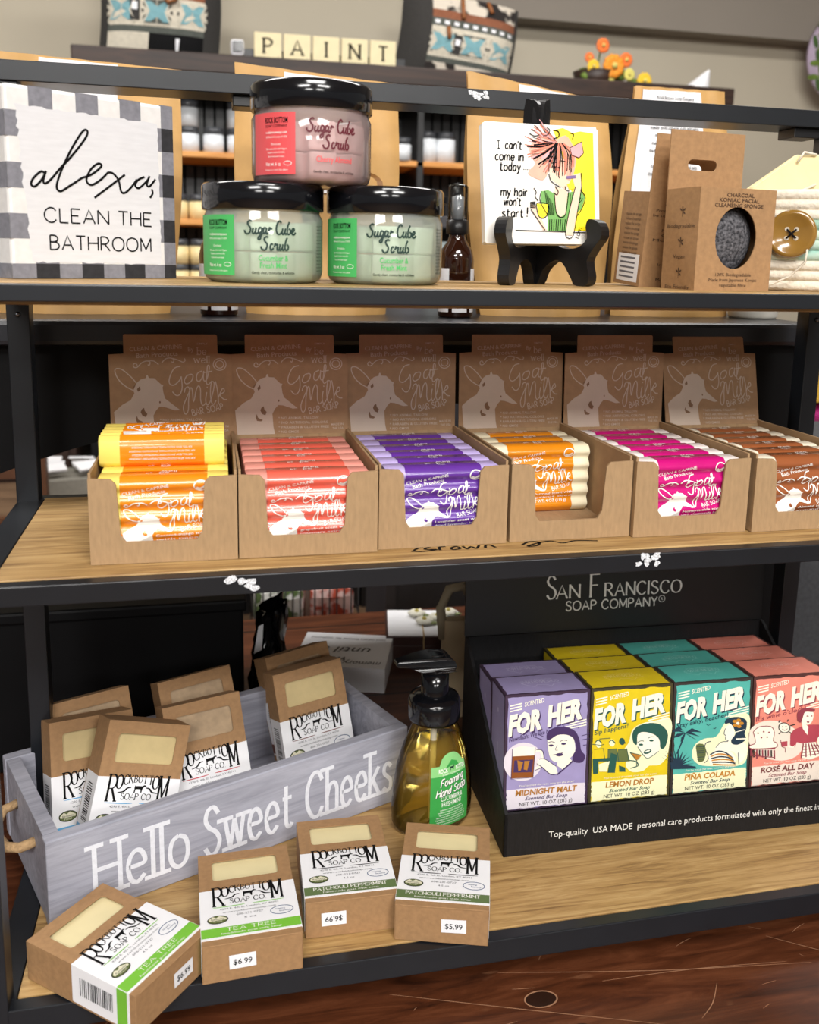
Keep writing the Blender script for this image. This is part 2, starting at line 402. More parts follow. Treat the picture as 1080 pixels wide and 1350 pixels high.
GLY = {
 'A': (8, [[(0, 0), (4, 10), (8, 0)], [(1.5, 3.4), (6.5, 3.4)]]),
 'B': (6.3, [[(0, 0), (0, 10)], C((0, 10), (3.5, 9.9), (5.4, 8), (4.2, 5.8), (0, 5.3)), C((0, 5.3), (4.5, 5), (6.3, 2.8), (4.6, .4), (0, 0))]),
 'C': (8, [C((7.6, 8), (6, 9.8), (3, 9.8), (.4, 7), (.4, 3), (3, .2), (6, .2), (7.8, 2))]),
 'D': (7.5, [[(0, 0), (0, 10)], C((0, 10), (4.5, 9.6), (7.5, 5), (4.5, .4), (0, 0))]),
 'E': (6, [[(0, 0), (0, 10)], [(0, 10), (6, 10)], [(0, 5.2), (4.8, 5.2)], [(0, 0), (6, 0)]]),
 'F': (5.6, [[(0, 0), (0, 10)], [(0, 10), (5.6, 10)], [(0, 5.2), (4.6, 5.2)]]),
 'G': (8.2, [C((7.6, 8), (6, 9.8), (3, 9.8), (.4, 7), (.4, 3), (3, .2), (6, .2), (8, 1.6)), [(8, .8), (8, 4.6), (5, 4.6)]]),
 'H': (7.4, [[(0, 0), (0, 10)], [(7.4, 0), (7.4, 10)], [(0, 5.2), (7.4, 5.2)]]),
 'I': (0.6, [[(.3, 0), (.3, 10)]]),
 'K': (7, [[(0, 0), (0, 10)], [(6.4, 10), (0, 4.4)], [(2.2, 6.2), (7, 0)]]),
 'L': (5.6, [[(0, 10), (0, 0)], [(0, 0), (5.6, 0)]]),
 'M': (9, [[(.4, 0), (.4, 10)], [(.4, 10), (4.5, 1.5)], [(4.5, 1.5), (8.6, 10)], [(8.6, 10), (8.6, 0)]]),
 'N': (7.6, [[(0, 0), (0, 10)], [(0, 10), (7.6, 0)], [(7.6, 0), (7.6, 10)]]),
 'O': (9, [C((4.5, 10), (1.2, 8.6), (0, 5), (1.2, 1.4), (4.5, 0), (7.8, 1.4), (9, 5), (7.8, 8.6), (4.5, 10))]),
 'P': (6, [[(0, 0), (0, 10)], C((0, 10), (4, 9.8), (6, 7.4), (4, 5), (0, 4.7))]),
 'R': (6.8, [[(0, 0), (0, 10)], C((0, 10), (4, 9.8), (6, 7.4), (4, 5), (0, 4.7)), [(2.8, 4.8), (6.8, 0)]]),
 'S': (6.4, [C((5.8, 8.4), (4, 9.9), (1.6, 9.6), (.5, 7.6), (2, 5.8), (4.6, 4.6), (6.2, 2.6), (4.8, .4), (2, 0), (.1, 1.7))]),
 'T': (7, [[(3.5, 0), (3.5, 10)], [(0, 10), (7, 10)]]),
 'U': (7.2, [C((0, 10), (0, 3), (1.2, .6), (3.6, 0), (6, .6), (7.2, 3), (7.2, 10))]),
 'W': (11, [[(0, 10), (2.8, 0)], [(2.8, 0), (5.5, 9)], [(5.5, 9), (8.2, 0)], [(8.2, 0), (11, 10)]]),
 'Y': (7, [[(0, 10), (3.5, 5)], [(7, 10), (3.5, 5), (3.5, 0)]]),
 '.': (.8, [[(0, 0), (.8, 0)]]), '!': (.8, [[(.4, 10), (.4, 3)], [(.4, 1), (.4, 0)]]), "'": (.6, [[(.3, 10), (.3, 8)]]),
 'a': (5.4, [C((5, 5.4), (3.4, 6.5), (1, 5.6), (.2, 3), (1.4, .3), (3.4, .4), (5, 2.6)), [(5.1, 6.4), (5.1, 0)]]),
 'b': (5.4, [[(0, 10), (0, 0)], C((0, 4), (1.6, 6.4), (4, 6.2), (5.4, 3.2), (4, .2), (1.6, .1), (0, 2))]),
 'c': (5, [C((4.8, 5.4), (3, 6.5), (.9, 5.4), (.2, 3.2), (1, .8), (3, 0), (5, 1.3))]),
 'd': (5.4, [C((5, 4.4), (3.4, 6.5), (1, 5.6), (.2, 3), (1.4, .2), (3.4, .3), (5, 2.2)), [(5.1, 10), (5.1, 0)]]),
 'e': (5.4, [C((.4, 3.4), (5.2, 3.6), (4.6, 5.8), (2.8, 6.5), (.9, 5.4), (.2, 3.2), (1, .8), (3, 0), (5.2, 1.2))]),
 'h': (5.2, [[(0, 10), (0, 0)], C((0, 3.6), (1.4, 6), (3.4, 6.5), (4.9, 5.4), (5.1, 3.5)), [(5.1, 3.6), (5.1, 0)]]),
 'i': (.6, [[(.3, 6.5), (.3, 0)], [(.3, 8.4), (.3, 9.2)]]),
 'k': (5.2, [[(0, 10), (0, 0)], [(4.8, 6.5), (0, 2.4)], [(1.6, 3.8), (5.2, 0)]]),
 'l': (.6, [[(.3, 10), (.3, 0)]]),
 'm': (8.4, [[(0, 6.5), (0, 0)], C((0, 3.6), (1, 6), (2.6, 6.4), (3.9, 5.4), (4.2, 3.4), (4.2, 0)), C((4.2, 3.6), (5.4, 6), (7, 6.4), (8.2, 5.2), (8.4, 3.4), (8.4, 0))]),
 'n': (5.2, [[(0, 6.5), (0, 0)], C((0, 3.6), (1.4, 6), (3.4, 6.5), (4.9, 5.4), (5.1, 3.5), (5.1, 0))]),
 'o': (5.8, [C((2.9, 6.5), (.8, 5.6), (0, 3.2), (.8, .9), (2.9, 0), (5, .9), (5.8, 3.2), (5, 5.6), (2.9, 6.5))]),
 'r': (3.6, [[(0, 6.5), (0, 0)], C((0, 3.6), (1, 5.8), (2.4, 6.5), (3.6, 6))]),
 's': (4.4, [C((4.2, 5.6), (2.6, 6.5), (.8, 6), (.5, 4.5), (2.2, 3.4), (4, 2.4), (4, .7), (2.2, 0), (.1, 1))]),
 't': (4.4, [C((1.6, 9.2), (1.6, 2), (2.2, .3), (3.4, 0), (4.4, .7)), [(0, 6.5), (4.2, 6.5)]]),
 'u': (5.2, [C((0, 6.5), (0, 2), (1.2, .2), (3.2, .3), (5, 2.8)), [(5.1, 6.5), (5.1, 0)]]),
 'w': (8, [[(0, 6.5), (2, 0)], [(2, 0), (4, 6)], [(4, 6), (6, 0)], [(6, 0), (8, 6.5)]]),
 'y': (5.2, [[(0, 6.5), (2.7, .6)], C((5.2, 6.5), (2.8, .6), (1.4, -2.6), (-.4, -3))]),
}

# ================================================================== SETTING
ZT, ZB, TB = 0.1933, -0.3098, -0.355
g = G(); g.box((-5, -7, -1.13), (6, 7, -1.1), FLOORW); struct(g.build('floor'))
g = G(); g.box((-5, 2.9, -1.1), (6, 3.0, 1.98), WALLM)
struct(g.build('wall_back'))
g = G(); g.box((0.9, 2.80, 1.075), (6, 2.9, 1.98), SOFFM); struct(g.build('trim_1'))
g = G(); g.box((-5, -7, 1.98), (6, 7, 2.0), mat('ceiling_tile', (225, 224, 220), 0.9, var=0.03, scale=30)); struct(g.build('ceiling'))

# dark wooden table the rack stands on
t = thing('wooden_table', 'dark red brown scratched wooden table under the black rack', 'table', Matrix.Translation((0.5, 0.26, -1.1)))
TG = G(); TG.box((-1.2, -0.55, 0.705), (0.9, 0.53, 0.745), TABLE)
g = G(); 
for x0, y0, x1, y1 in ((-1.1, -0.45, 0.8, -0.42), (-1.1, 0.40, 0.8, 0.43)): g.box((x0, y0, 0.6), (x1, y1, 0.705), DARKWOOD)
g.build('apron', t)
for x, y in ((-1.1, -0.46), (0.72, -0.46), (-1.1, 0.38), (0.72, 0.38)):
    g = G(); g.box((x, y, 0), (x + 0.08, y + 0.08, 0.705), DARKWOOD); g.build('leg', t, 0.004)
# scratches and a knot pressed into the table top
SCR = mat('scratch_wood', (160, 118, 90), 0.5, var=0.1)
KNOT = mat('dark_knot', (44, 24, 15), 0.4, var=0.2)
a = Art()
rs = random.Random(3)
for x0, y0, x1, y1 in ((0.27, 0.0, 0.47, -0.07), (0.20, -0.02, 0.22, -0.05), (0.36, 0.005, 0.62, -0.035), (0.44, -0.02, 0.60, -0.03), (0.60, 0.0, 0.70, -0.06), (0.16, -0.03, 0.19, -0.06), (0.30, -0.05, 0.36, -0.045), (0.5, -0.07, 0.53, -0.04), (0.62, -0.05, 0.72, -0.02), (0.4, -0.06, 0.42, -0.09)):
    mx, my = (x0 + x1) / 2 + rs.uniform(-.004, .004), (y0 + y1) / 2 + rs.uniform(-.004, .004)
    a.line([(x0, y0), (mx, my), (x1, y1)], 0.0007, SCR, 1, 4, taper=True)
for _ in range(46):
    x, y, w, l = rs.uniform(0.05, 0.85), rs.uniform(-0.15, 0.02), rs.uniform(-1, 1), rs.uniform(.003, .02)
    a.line([(x, y), (x + l * math.cos(w) * .5, y + l * math.sin(w) * .6), (x + l * math.cos(w), y + l * math.sin(w))], 0.0005, SCR, 1, 3, taper=True)
a.ell(0.385, -0.028, 0.013, 0.008, KNOT, 1); a.line([(0.385 + 0.013 * math.cos(q), -0.028 + 0.008 * math.sin(q)) for q in [i * math.pi / 8 for i in range(16)]], 0.0012, SCR, 2, 3, True)
a.ell(0.405, -0.062, 0.009, 0.006, KNOT, 1)
a.put(TG, lambda u, v, h: (u - 0.5, v - 0.26, 0.7451 + h)); TG.build('tabletop', t)

# ------------------------------------------------------------------ black rack with oak boards
RES = mat('sticker_residue', (212, 214, 218), 0.6, var=0.25, scale=900, contrast=(0.45, 0.55))
rk = thing('display_rack', 'black metal rack with three oak shelves standing on the dark table', 'display rack', Matrix.Translation((0.364, 0.11, TB)))
IM = Matrix.Translation((-0.364, -0.11, -TB))
def residue(g, x, z, y, w, h, seed):
    r = random.Random(seed); a = Art()
    for i in range(9):
        cx, cy = x + r.uniform(-.5, .5) * w, z + r.uniform(-.45, .45) * h
        a.poly([(cx + r.uniform(.4, 1) * w * .24 * math.cos(q), cy + r.uniform(.4, 1) * h * .32 * math.sin(q)) for q in [k * math.pi / 4 for k in range(8)]], RES, 1)
    a.put(g, lambda u, v, hh: (u, y - hh, v))
XL, XR = -0.022, 0.750
for nm, z, h in (('top', ZT, 0.0115), ('mid', 0.0, 0.0145), ('low', ZB, 0.0205)):
    g = G(); e = 0.0006
    g.box((XL, -0.012, z - h), (XR, -0.0008, z - e), BLACKM); g.box((XL, 0.2165, z - 0.018), (XR, 0.228, z - e), BLACKM)
    g.box((XL, -0.0008, z - 0.016), (-0.0008, 0.2165, z - e), BLACKM); g.box((0.7288, -0.0008, z - 0.016), (XR, 0.2165, z - e), BLACKM)
    if nm == 'mid': residue(g, 0.160, -0.006, -0.0121, 0.018, 0.010, 1); residue(g, 0.459, -0.006, -0.0121, 0.016, 0.010, 2)
    g.build('shelf_frame', rk, 0.0008, IM)
    g = G(); g.box((0, 0, z - 0.014), (0.728, 0.2155, z), OAK)
    if nm == 'mid':
        a = Art()   # black script lettering on the board, mostly under the cartons
        for st in ([(0.300, .013), (.306, .019), (.316, .022), (.309, .015), (.318, .013), (.306, .010), (.298, .012)], [(0.320, .011), (.321, .018), (.326, .019)], [(.329, .015), (.334, .018), (.336, .013), (.330, .011), (.329, .015)],
                   [(.339, .018), (.341, .011), (.345, .016), (.348, .011), (.352, .018)], [(.355, .011), (.357, .017), (.361, .017), (.363, .011)], [(.385, .014), (.393, .021), (.400, .018), (.396, .011), (.388, .010), (.397, .016), (.410, .020), (.418, .014), (.430, .018), (.447, .015)]):
            a.line([(p[0] - .014, p[1] + .007) for p in st], 0.0022, INK, 1, 5)
        a.put(g, P((0, 0, 0)))
    ob = g.build('shelf_board', rk, 0.0006, IM)
for x in (XL, 0.732):
    for y0 in (-0.0125, 0.207):
        g = G(); g.box((x, y0, TB), (x + 0.018, y0 + 0.020, 0.345 if y0 > 0 else ZT - 0.001), BLACKM)
        g.box((x - 0.001, y0 - 0.001, TB), (x + 0.019, y0 + 0.021, TB + 0.006), BLACKS)
        if y0 > 0:
            for z in (-0.03, 0.16): g.sphere((x + 0.009, y0 - 0.0005, z), 0.0025, mat('bolt_steel', (120, 124, 130), 0.3, 1.0), 8, 5)
        g.build('post', rk, 0.0008, IM)
g = G(); g.box((XL, 0.205, 0.345), (XR, 0.250, 0.361), BLACKM); residue(g, 0.378, 0.3545, 0.2049, 0.016, 0.008, 5)
g.box((0.165, 0.212, 0.336), (0.19, 0.24, 0.345), BLACKS); g.box((0.70, 0.212, 0.336), (0.728, 0.24, 0.345), BLACKS)
g.build('guard_rail', rk, 0.0008, IM)

# ------------------------------------------------------------------ black bench behind
t = thing('black_bench', 'long black painted bench with arched apron behind the rack', 'bench', Matrix.Translation((0.2, 0.5, TB)))
IB = Matrix.Translation((-0.2, -0.5, -TB))
g = G(); g.box((-0.45, 0.262, 0.128), (0.79, 0.74, 0.152), mat('bench_top_paint', (44, 45, 50), 0.3, var=0.15, scale=20)); g.build('bench_top', t, 0.005, IB)
g = G(); xs = [-0.43 + i * 0.05 for i in range(25)]
low = [(x, 0.072 - 0.523 * (x - 0.30) ** 2) for x in xs]
g.prism([(-0.43, 0.128)] + [(x, max(z, -0.20)) for x, z in low] + [(0.77, 0.128)], 0.0, 0.018, BLACKF, lambda u, v, h: (u, 0.300 - h, v)); g.build('apron', t, 0, IB)
for x in (-0.44, 0.745):
    for y in (0.29, 0.68):
        g = G(); g.box((x, y, TB), (x + 0.035, y + 0.035, 0.128), BLACKF); g.build('leg', t, 0, IB)

def simple(name, label, cat, g, M, bevel=0.0, group=None):
    o = g.build(name, None, bevel); o.matrix_world = M
    return tag(o, label, cat, group)
T_ = Matrix.Translation
# black storage box low behind the grey crate, glossy bag beside it
t = thing('storage_box', 'matt black storage box on the table behind the grey crate', 'box', T_((-0.02, 0.48, TB)))
g = G(); g.box((-0.22, -0.09, 0), (0.195, 0.1, 0.175), BLACKF); g.build('box_body', t, 0.003)
g = G(); g.box((-0.224, -0.094, 0.172), (0.199, 0.104, 0.186), BLACKF); g.build('lid', t, 0.003)
t = thing('gift_bag', 'crumpled glossy black bag between the black box and white sign', 'bag', T_((0.205, 0.50, TB)))
g = G(); rs = random.Random(5)
def bagp(u, v):
    a = 2 * math.pi * u; w = 0.019 * (1 - 0.25 * v) ; d = 0.05
    k = 0.004 * math.sin(9 * a + 5 * v) + 0.003 * math.sin(17 * v + 3 * a)
    return (math.copysign(abs(math.cos(a)) ** .5, math.cos(a)) * w + k + 0.010 * v, math.copysign(abs(math.sin(a)) ** .5, math.sin(a)) * d * (1 - .5 * v) + k, 0.135 * v + (0.012 * math.cos(a) if v > .9 else 0))
g.grid(bagp, 32, 10, mat('glossy_black_film', (10, 10, 12), 0.15, var=0.1)); g.build('bag_body', t)
g = G(); g.poly = None
a = Art(); a.poly([(-.010, .09), (-.004, .125), (.002, .128), (.0, .095)], WHITE); a.put(g, lambda u, v, h: (u - 0.006, -0.044 - h, v)); g.build('tissue_paper', t)

# white word block lying on the table, brown box with flowers, beige bag
t = thing('word_block', 'white block sign with grey script lying upside down on the table', 'block sign')
t.matrix_world = Matrix.LocRotScale(Vector((0.318, 0.575, TB)), Matrix.Rotation(math.radians(-17), 3, 'Z'), None)
g = G(); g.box((-0.062, -0.055, 0), (0.062, 0.055, 0.034), WHITE)
a = Art(); f = lambda u, v, h: (-u, -v, 0.034 + h)
a.text('(and others forever for moments)', 0, -0.040, 0.007, GREYINK, 0.105); a.text('until it s', 0.008, -0.008, 0.019, INKS, 0.09, shear=0.3); a.text('when', 0.016, 0.024, 0.019, INKS, 0.05, shear=0.3); a.text('memory', -0.03, 0.035, 0.012, INKS, 0.05, shear=.3)
a.put(g, f); g.build('block', t, 0.0015)
t = thing('flower_box', 'dark brown box topped with white paper flowers on the table', 'gift box')
t.matrix_world = Matrix.LocRotScale(Vector((0.447, 0.645, TB)), Matrix.Rotation(math.radians(-10), 3, 'Z'), None)
BROWNB = mat('brown_box_board', (62, 36, 30), 0.5, var=0.1)
g = G(); g.box((-0.055, -0.05, 0), (0.055, 0.05, 0.022), BROWNB); g.build('box_base', t, 0.001)
g = G(); g.box((-0.057, -0.052, 0.023), (0.057, 0.052, 0.036), BROWNB); g.box((-0.054, -0.049, 0.0355), (0.054, 0.049, 0.037), WHITE); g.build('lid', t, 0.001)
g = G(); g.tube([(-.003, -.0535, .0), (-.003, -.0535, .037), (-.003, .053, .038)], .0012, mat('raffia', (200, 170, 120), .8), 5); g.build('raffia_tie', t)
PET = mat('white_petal', (235, 232, 215), 0.7, var=0.05); LEAFP = mat('pale_leaf', (150, 160, 110), .7, var=.2)
for cx, cy in ((.02, .01), (-.01, .025), (.038, .03), (.04, -.02), (.0, -.005)):
    g = G()
    for k in range(6):
        a_ = k * math.pi / 3; g.sphere((cx + .007 * math.cos(a_), cy + .007 * math.sin(a_), .042), .007, PET, 8, 5, (1, 1, .45))
    g.sphere((cx, cy, .045), .0035, mat('flower_heart', (215, 200, 110), .7), 8, 5); g.sphere((cx + .012, cy - .004, .040), .007, LEAFP, 8, 5, (1.3, .5, .3))
    g.build('paper_flower', t)
BEIGE = mat('beige_paper', (196, 176, 142), 0.7, var=0.06, scale=30)
t = thing('paper_roll_bag', 'tall beige paper bag with looped ribbon behind the pump bottle', 'bag')
t.matrix_world = T_((0.440, 0.44, TB))
g = G()
def rb(u, v):
    a = 2 * math.pi * u; return (0.021 * math.copysign(abs(math.cos(a)) ** .7, math.cos(a)) * (1 - .1 * v), 0.016 * math.copysign(abs(math.sin(a)) ** .7, math.sin(a)) * (1 - .5 * v), 0.125 * v)
g.grid(rb, 24, 6, BEIGE)
a = Art(); a.text('handmade', 0, .02, .006, INKS, .022); a.put(g, lambda u, v, h: (u, -0.0165 - h, v)); g.build('bag_body', t)
g = G(); g.tube([(-.018, 0, .10), (-.022, 0, .14), (-.012, -.002, .165), (.006, -.002, .168), (.018, 0, .15), (.020, 0, .11)], .006, mat('beige_ribbon', (180, 166, 138), .7), 8); g.build('ribbon', t)

# ------------------------------------------------------------------ far background, left: floor bin, chair
t = thing('grey_bin', 'grey fabric bin of crumpled papers on brown bench far behind', 'bin')
t.matrix_world = Matrix.LocRotScale(Vector((-0.200, 2.10, -0.478)), Matrix.Rotation(0.25, 3, 'Z'), Vector((.38, .38, .38)))
BIN = mat('grey_felt', (132, 128, 118), 0.9, var=0.08, scale=30)
g = G(); g.box((-.33, -.2, 0), (.33, .2, .19), BIN); g.build('bin_body', t, .01)
for i in range(9):
    g = G(); x, y = -.24 + .24 * (i % 3), -.13 + .13 * (i // 3); w = rs.uniform(-.5, .5)
    M = T_((x, y, .25 + rs.uniform(0, .02))) @ Matrix.Rotation(w, 4, 'Z') @ Matrix.Rotation(rs.uniform(-.5, .5), 4, 'X')
    g.box((-.09, -.05, -.008), (.09, .05, .008), WHITE, M); o = g.build('crumpled_paper'); o.matrix_world = t.matrix_world.copy()
    tag(o, 'white paper scrap heaped on top of the grey fabric bin', 'paper', 'papers in the grey bin')
t = thing('brown_bench', 'low brown wooden bench under the grey bin far behind', 'bench', T_((-.45, 2.1, -1.1)))
g = G(); g.box((-.75, -.2, .58), (.42, .2, .622), FLOORW); g.build('bench_top', t)
for x in (-.7, .36):
    for y in (-.18, .14):
        g = G(); g.box((x, y, 0), (x + .04, y + .04, .58), DARKWOOD); g.build('leg', t)
t = thing('low_cabinet', 'dark brown low cabinet along back wall left of the shelving', 'cabinet', T_((-1.2, 2.6, -1.1)))
g = G(); g.box((-.8, -.22, 0), (.94, .25, 1.05), DARKWOOD); g.build('body', t)
for x in (-.78, -.2, .38):
    g = G(); g.box((x, -.235, .06), (x + .54, -.22, 1.0), DARKWOOD); dd = g.build('door', t); g = G(); g.sphere((x + .48, -.245, .6), .012, BLACKS, 10, 6); g.build('knob', dd)
WCH = mat('brown_chair_wood', (96, 60, 38), .5, var=.15, scale=20)
t = thing('wooden_chair', 'brown wooden chair standing far behind left of the rack', 'chair', T_((-0.46, 1.62, -1.1)))
g = G(); g.box((-.22, -.2, .43), (.22, .22, .46), WCH); g.build('seat', t, .005)
for x in (-.2, .17):
    for y in (-.19, .17):
        g = G(); g.box((x, y, 0), (x + .035, y + .035, .43 if y < 0 else .9), WCH); g.build('leg', t)
g = G()
for z in (.6, .75, .86): g.box((-.17, .175, z), (.17, .2, z + .05), WCH)
g.build('backrest', t)

# wall shelving unit with the dark ledge
LY = 2.45
t = thing('wall_shelving', 'dark wood ledge with black slatted back and pine shelves on back wall', 'shelving', T_((0.8, 2.6, -1.1)))
IW = T_((-0.8, -2.6, 1.1))
g = G(); g.box((-0.22, LY - 0.12, 0.735), (1.88, 2.85, 0.79), DARKWOOD); g.build('ledge', t, .004, IW)
g = G()
g.box((-0.22, 2.72, -1.1), (1.88, 2.74, 0.735), BLACKF)
for i in range(62): g.box((-0.22 + i * .034, 2.70, -1.1), (-0.22 + i * .034 + .026, 2.72, 0.735), BLACKS)
g.build('slatted_back', t, 0, IW)
for x in (-0.22, 0.30, 0.82, 1.34, 1.86):
    g = G(); g.box((x, LY - .02, -1.1), (x + .02, 2.70, 0.735), BLACKS); g.build('divider', t, 0, IW)
for z in (0.10, 0.315, 0.52):
    g = G(); g.box((-0.2, LY - 0.02, z - .018), (0.30, 2.70, z), PINE); g.box((0.32, LY - .02, z - .018), (1.86, 2.70, z), PINE); g.build('shelf', t, .003, IW)
JLID = mat('grey_jar_lid', (70, 72, 76), .3, var=.05); JGL = mat('pale_jar', (226, 230, 234), .35, var=.05); JYL = mat('yellow_jar', (236, 214, 160), .4, var=.05)
def mini_jar(x, z, m, label, r=.032, h=.055, y=LY + .03):
    o = thing('small_jar', label, 'jar', T_((x, y, z)), 'jars on the pine wall shelves')
    q = G(); q.lathe([(0, 0), (r, 0), (r, h), (0, h)], m, 20); a = Art(); a.rect(-.5, h * .2, .5, h * .8, WHITE); 
    for k in range(3): a.rect(-.3, h * (.3 + .15 * k), .3, h * (.35 + .15 * k), GREYINK, 2)
    q.build('jar_body', o)
    q = G(); q.lathe([(0, h), (r * .95, h), (r * .95, h + .022), (0, h + .022)], JLID, 20); q.build('lid', o)
PL = 'white labelled jar on the upper pine shelf, '
mini_jar(0.100, .52, JGL, PL + 'bottom of the left stack'); mini_jar(0.100, .597, JGL, PL + 'top of the left stack')
mini_jar(0.176, .52, JGL, PL + 'single one in the middle')
mini_jar(0.250, .52, JGL, PL + 'bottom of the right stack'); mini_jar(0.250, .597, JGL, PL + 'top of the right stack')
for x, n in ((.062, 'left of the pair'), (.128, 'right of the pair')):
    mini_jar(x, .315, JYL, 'pale yellow jar on the middle pine shelf, ' + n)
    mini_jar(x, .10, JYL, 'pale yellow jar, bottom pine shelf, lower, ' + n); mini_jar(x, .177, JYL, 'pale yellow jar, bottom pine shelf, upper, ' + n)
for x, n in ((.862, 'left one seen over the mint jar'), (.925, 'one beside it nearer the easel')):
    mini_jar(x, .52, JGL, 'white jar on pine shelf behind spray bottle, ' + n, .033, .075)
mini_jar(0.775, .52, JGL, 'white jar low at the edge of the middle kraft pouch', .028, .05, LY)

# dark grey shelf nearer, with tin, bottle, jar and pale box
t = thing('grey_shelf', 'dark grey side shelf behind the spray bottle', 'shelf', T_((0.62, 1.25, -1.1)))
IG = T_((-.62, -1.25, 1.1)); GS = mat('dark_grey_laminate', (62, 61, 66), .5, var=.06)
g = G(); g.box((0.49, 1.15, 0.270), (0.80, 1.4, 0.292), GS); g.build('shelf_board', t, .002, IG)
g = G(); g.box((0.49, 1.36, -1.1), (0.80, 1.4, 0.270), GS); g.build('back_panel', t, 0, IG)
g = G(); g.box((0.49, 1.15, 0.06), (0.80, 1.36, 0.08), GS); g.build('shelf_board', t, .002, IG)
for x in (.49, .78):
    g = G(); g.box((x, 1.16, -1.1), (x + .02, 1.36, .27), GS); g.build('side_panel', t, 0, IG)
o = thing('black_tin', 'flat black tin with grey label on the dark grey shelf', 'tin', T_((.565, 1.20, .292)))
g = G(); g.box((-.035, -.02, 0), (.035, .02, .024), BLACKP); a = Art(); a.rect(-.02, .004, .02, .016, GREYINK); a.text('soap', 0, .006, .007, INK, .02); a.put(g, lambda u, v, h: (u, -.02 - h, v)); g.build('tin_body', o, .003)
g = G(); g.box((-.037, -.022, .0245), (.037, .022, .038), BLACKP); g.box((-.0365, -.0215, .0238), (.0365, .0215, .0262), mat('gold_trim', (190, 150, 80), .3, 1)); g.build('lid', o, .003)
o = thing('black_bottle', 'small black bottle beside the flat tin on grey shelf', 'bottle', T_((.627, 1.20, .292)))
g = G(); g.lathe([(0, 0), (.0095, 0), (.0095, .04), (.005, .047), (.005, .05)], BLACKP, 16); g.build('bottle_body', o)
g = G(); g.lathe([(.0075, .047), (.0075, .065), (0, .065)], BLACKS, 16); g.build('cap', o)
o = thing('blue_jar', 'white lidded jar with navy label under the grey shelf', 'jar', T_((.532, 1.22, .08)))
g = G(); g.lathe([(0, 0), (.03, 0), (.03, .15), (0, .15)], mat('navy_label', (52, 62, 112), .4), 20); g.build('jar_body', o)
g = G(); g.lathe([(.028, .15), (.031, .152), (.031, .178), (0, .178)], WHITE, 20); g.build('lid', o)
o = thing('pale_blue_box', 'pale blue carton standing under the grey shelf', 'box', T_((.615, 1.23, .08)))
g = G(); g.box((-.045, -.02, 0), (.045, .02, .165), mat('pale_blue_card', (196, 214, 216), .5, var=.05)); a = Art(); a.ell(.025, .115, .012, .016, mat('dusty_blue', (110, 150, 165), .6)); a.ell(-.02, .06, .014, .01, LEAFP); a.put(g, lambda u, v, h: (u, -.02 - h, v)); g.build('carton', o, .001)

# things on the ledge: tote bags, camera, letter tiles, flowers
LZ = 0.79
DARKT = mat('charcoal_canvas', (52, 50, 48), .9, var=.12, scale=120, bump=.2); CREAMT = mat('cream_wool', (208, 200, 182), .9, var=.08, scale=90, bump=.2)
TEAL = mat('teal_wool', (122, 168, 176), .9, var=.1, scale=90); BRWN = mat('rust_wool', (136, 84, 58), .9, var=.12, scale=90); GRN = mat('grey_green_wool', (84, 88, 82), .9, var=.12, scale=90)
LEATH = mat('tan_leather', (150, 92, 48), .5, var=.1); HIDE = mat('cow_hide', (40, 34, 32), .9, col2=(214, 204, 188), scale=14, contrast=(.46, .52), detail=2)
def motif(a, cx, cy, w, h):
    T = lambda *q: [(cx + x * w, cy + y * h) for x, y in q]
    a.poly(T((-1.15, .1), (-1.05, 1.0), (1.05, 1.0), (1.15, .1), (1.15, -.1), (1.05, -1.0), (-1.05, -1.0), (-1.15, -.1)), GRN, 2)
    for s_ in (-1, 1): a.poly(T((s_ * 1.15, .5), (s_ * .62, 0), (s_ * 1.15, -.5)), CREAMT, 3)
    a.poly(T((-.98, .8), (-.5, .8), (0, .42), (.5, .8), (.98, .8), (.58, 0), (.98, -.8), (.5, -.8), (0, -.42), (-.5, -.8), (-.98, -.8), (-.58, 0)), TEAL, 4)
    a.line(T((0, -.95), (0, .95)), w * .06, CREAMT, 5, 0)
    for s_ in (-1, 1):
        a.line(T((s_ * 1.05, .9), (s_ * .64, 0), (s_ * 1.05, -.9)), w * .13, CREAMT, 5, 0)
        a.ell(cx + s_ * w * 1.12, cy, w * .10, h * .16, DARKT, 5, 8)
    a.line(T((-1.05, 1.02), (1.05, 1.02)), h * .12, CREAMT, 5, 0); a.line(T((-1.05, -1.02), (1.05, -1.02)), h * .12, CREAMT, 5, 0)
STR0 = lambda W, H: ([(-W * .30, H * .95, .008), (-W * .30, H * .60, .012), (-W * .26, H * .47, .010)], [(-W * .02, H * .95, .008), (.00 * W, H * .55, .014), (.06 * W, H * .46, .014), (.12 * W, H * .48, .014), (.16 * W, H * .60, .012), (.18 * W, H * .95, .008)])
STR1 = lambda W, H: ([(-W * .02, H * 1.0, .008), (-W * .02, H * .72, .014)], [(.2 * W, H * .98, .01), (.23 * W, H * .86, .014)], [(-W * .14, H * .60, .008), (-W * .12, H * .46, .010)])
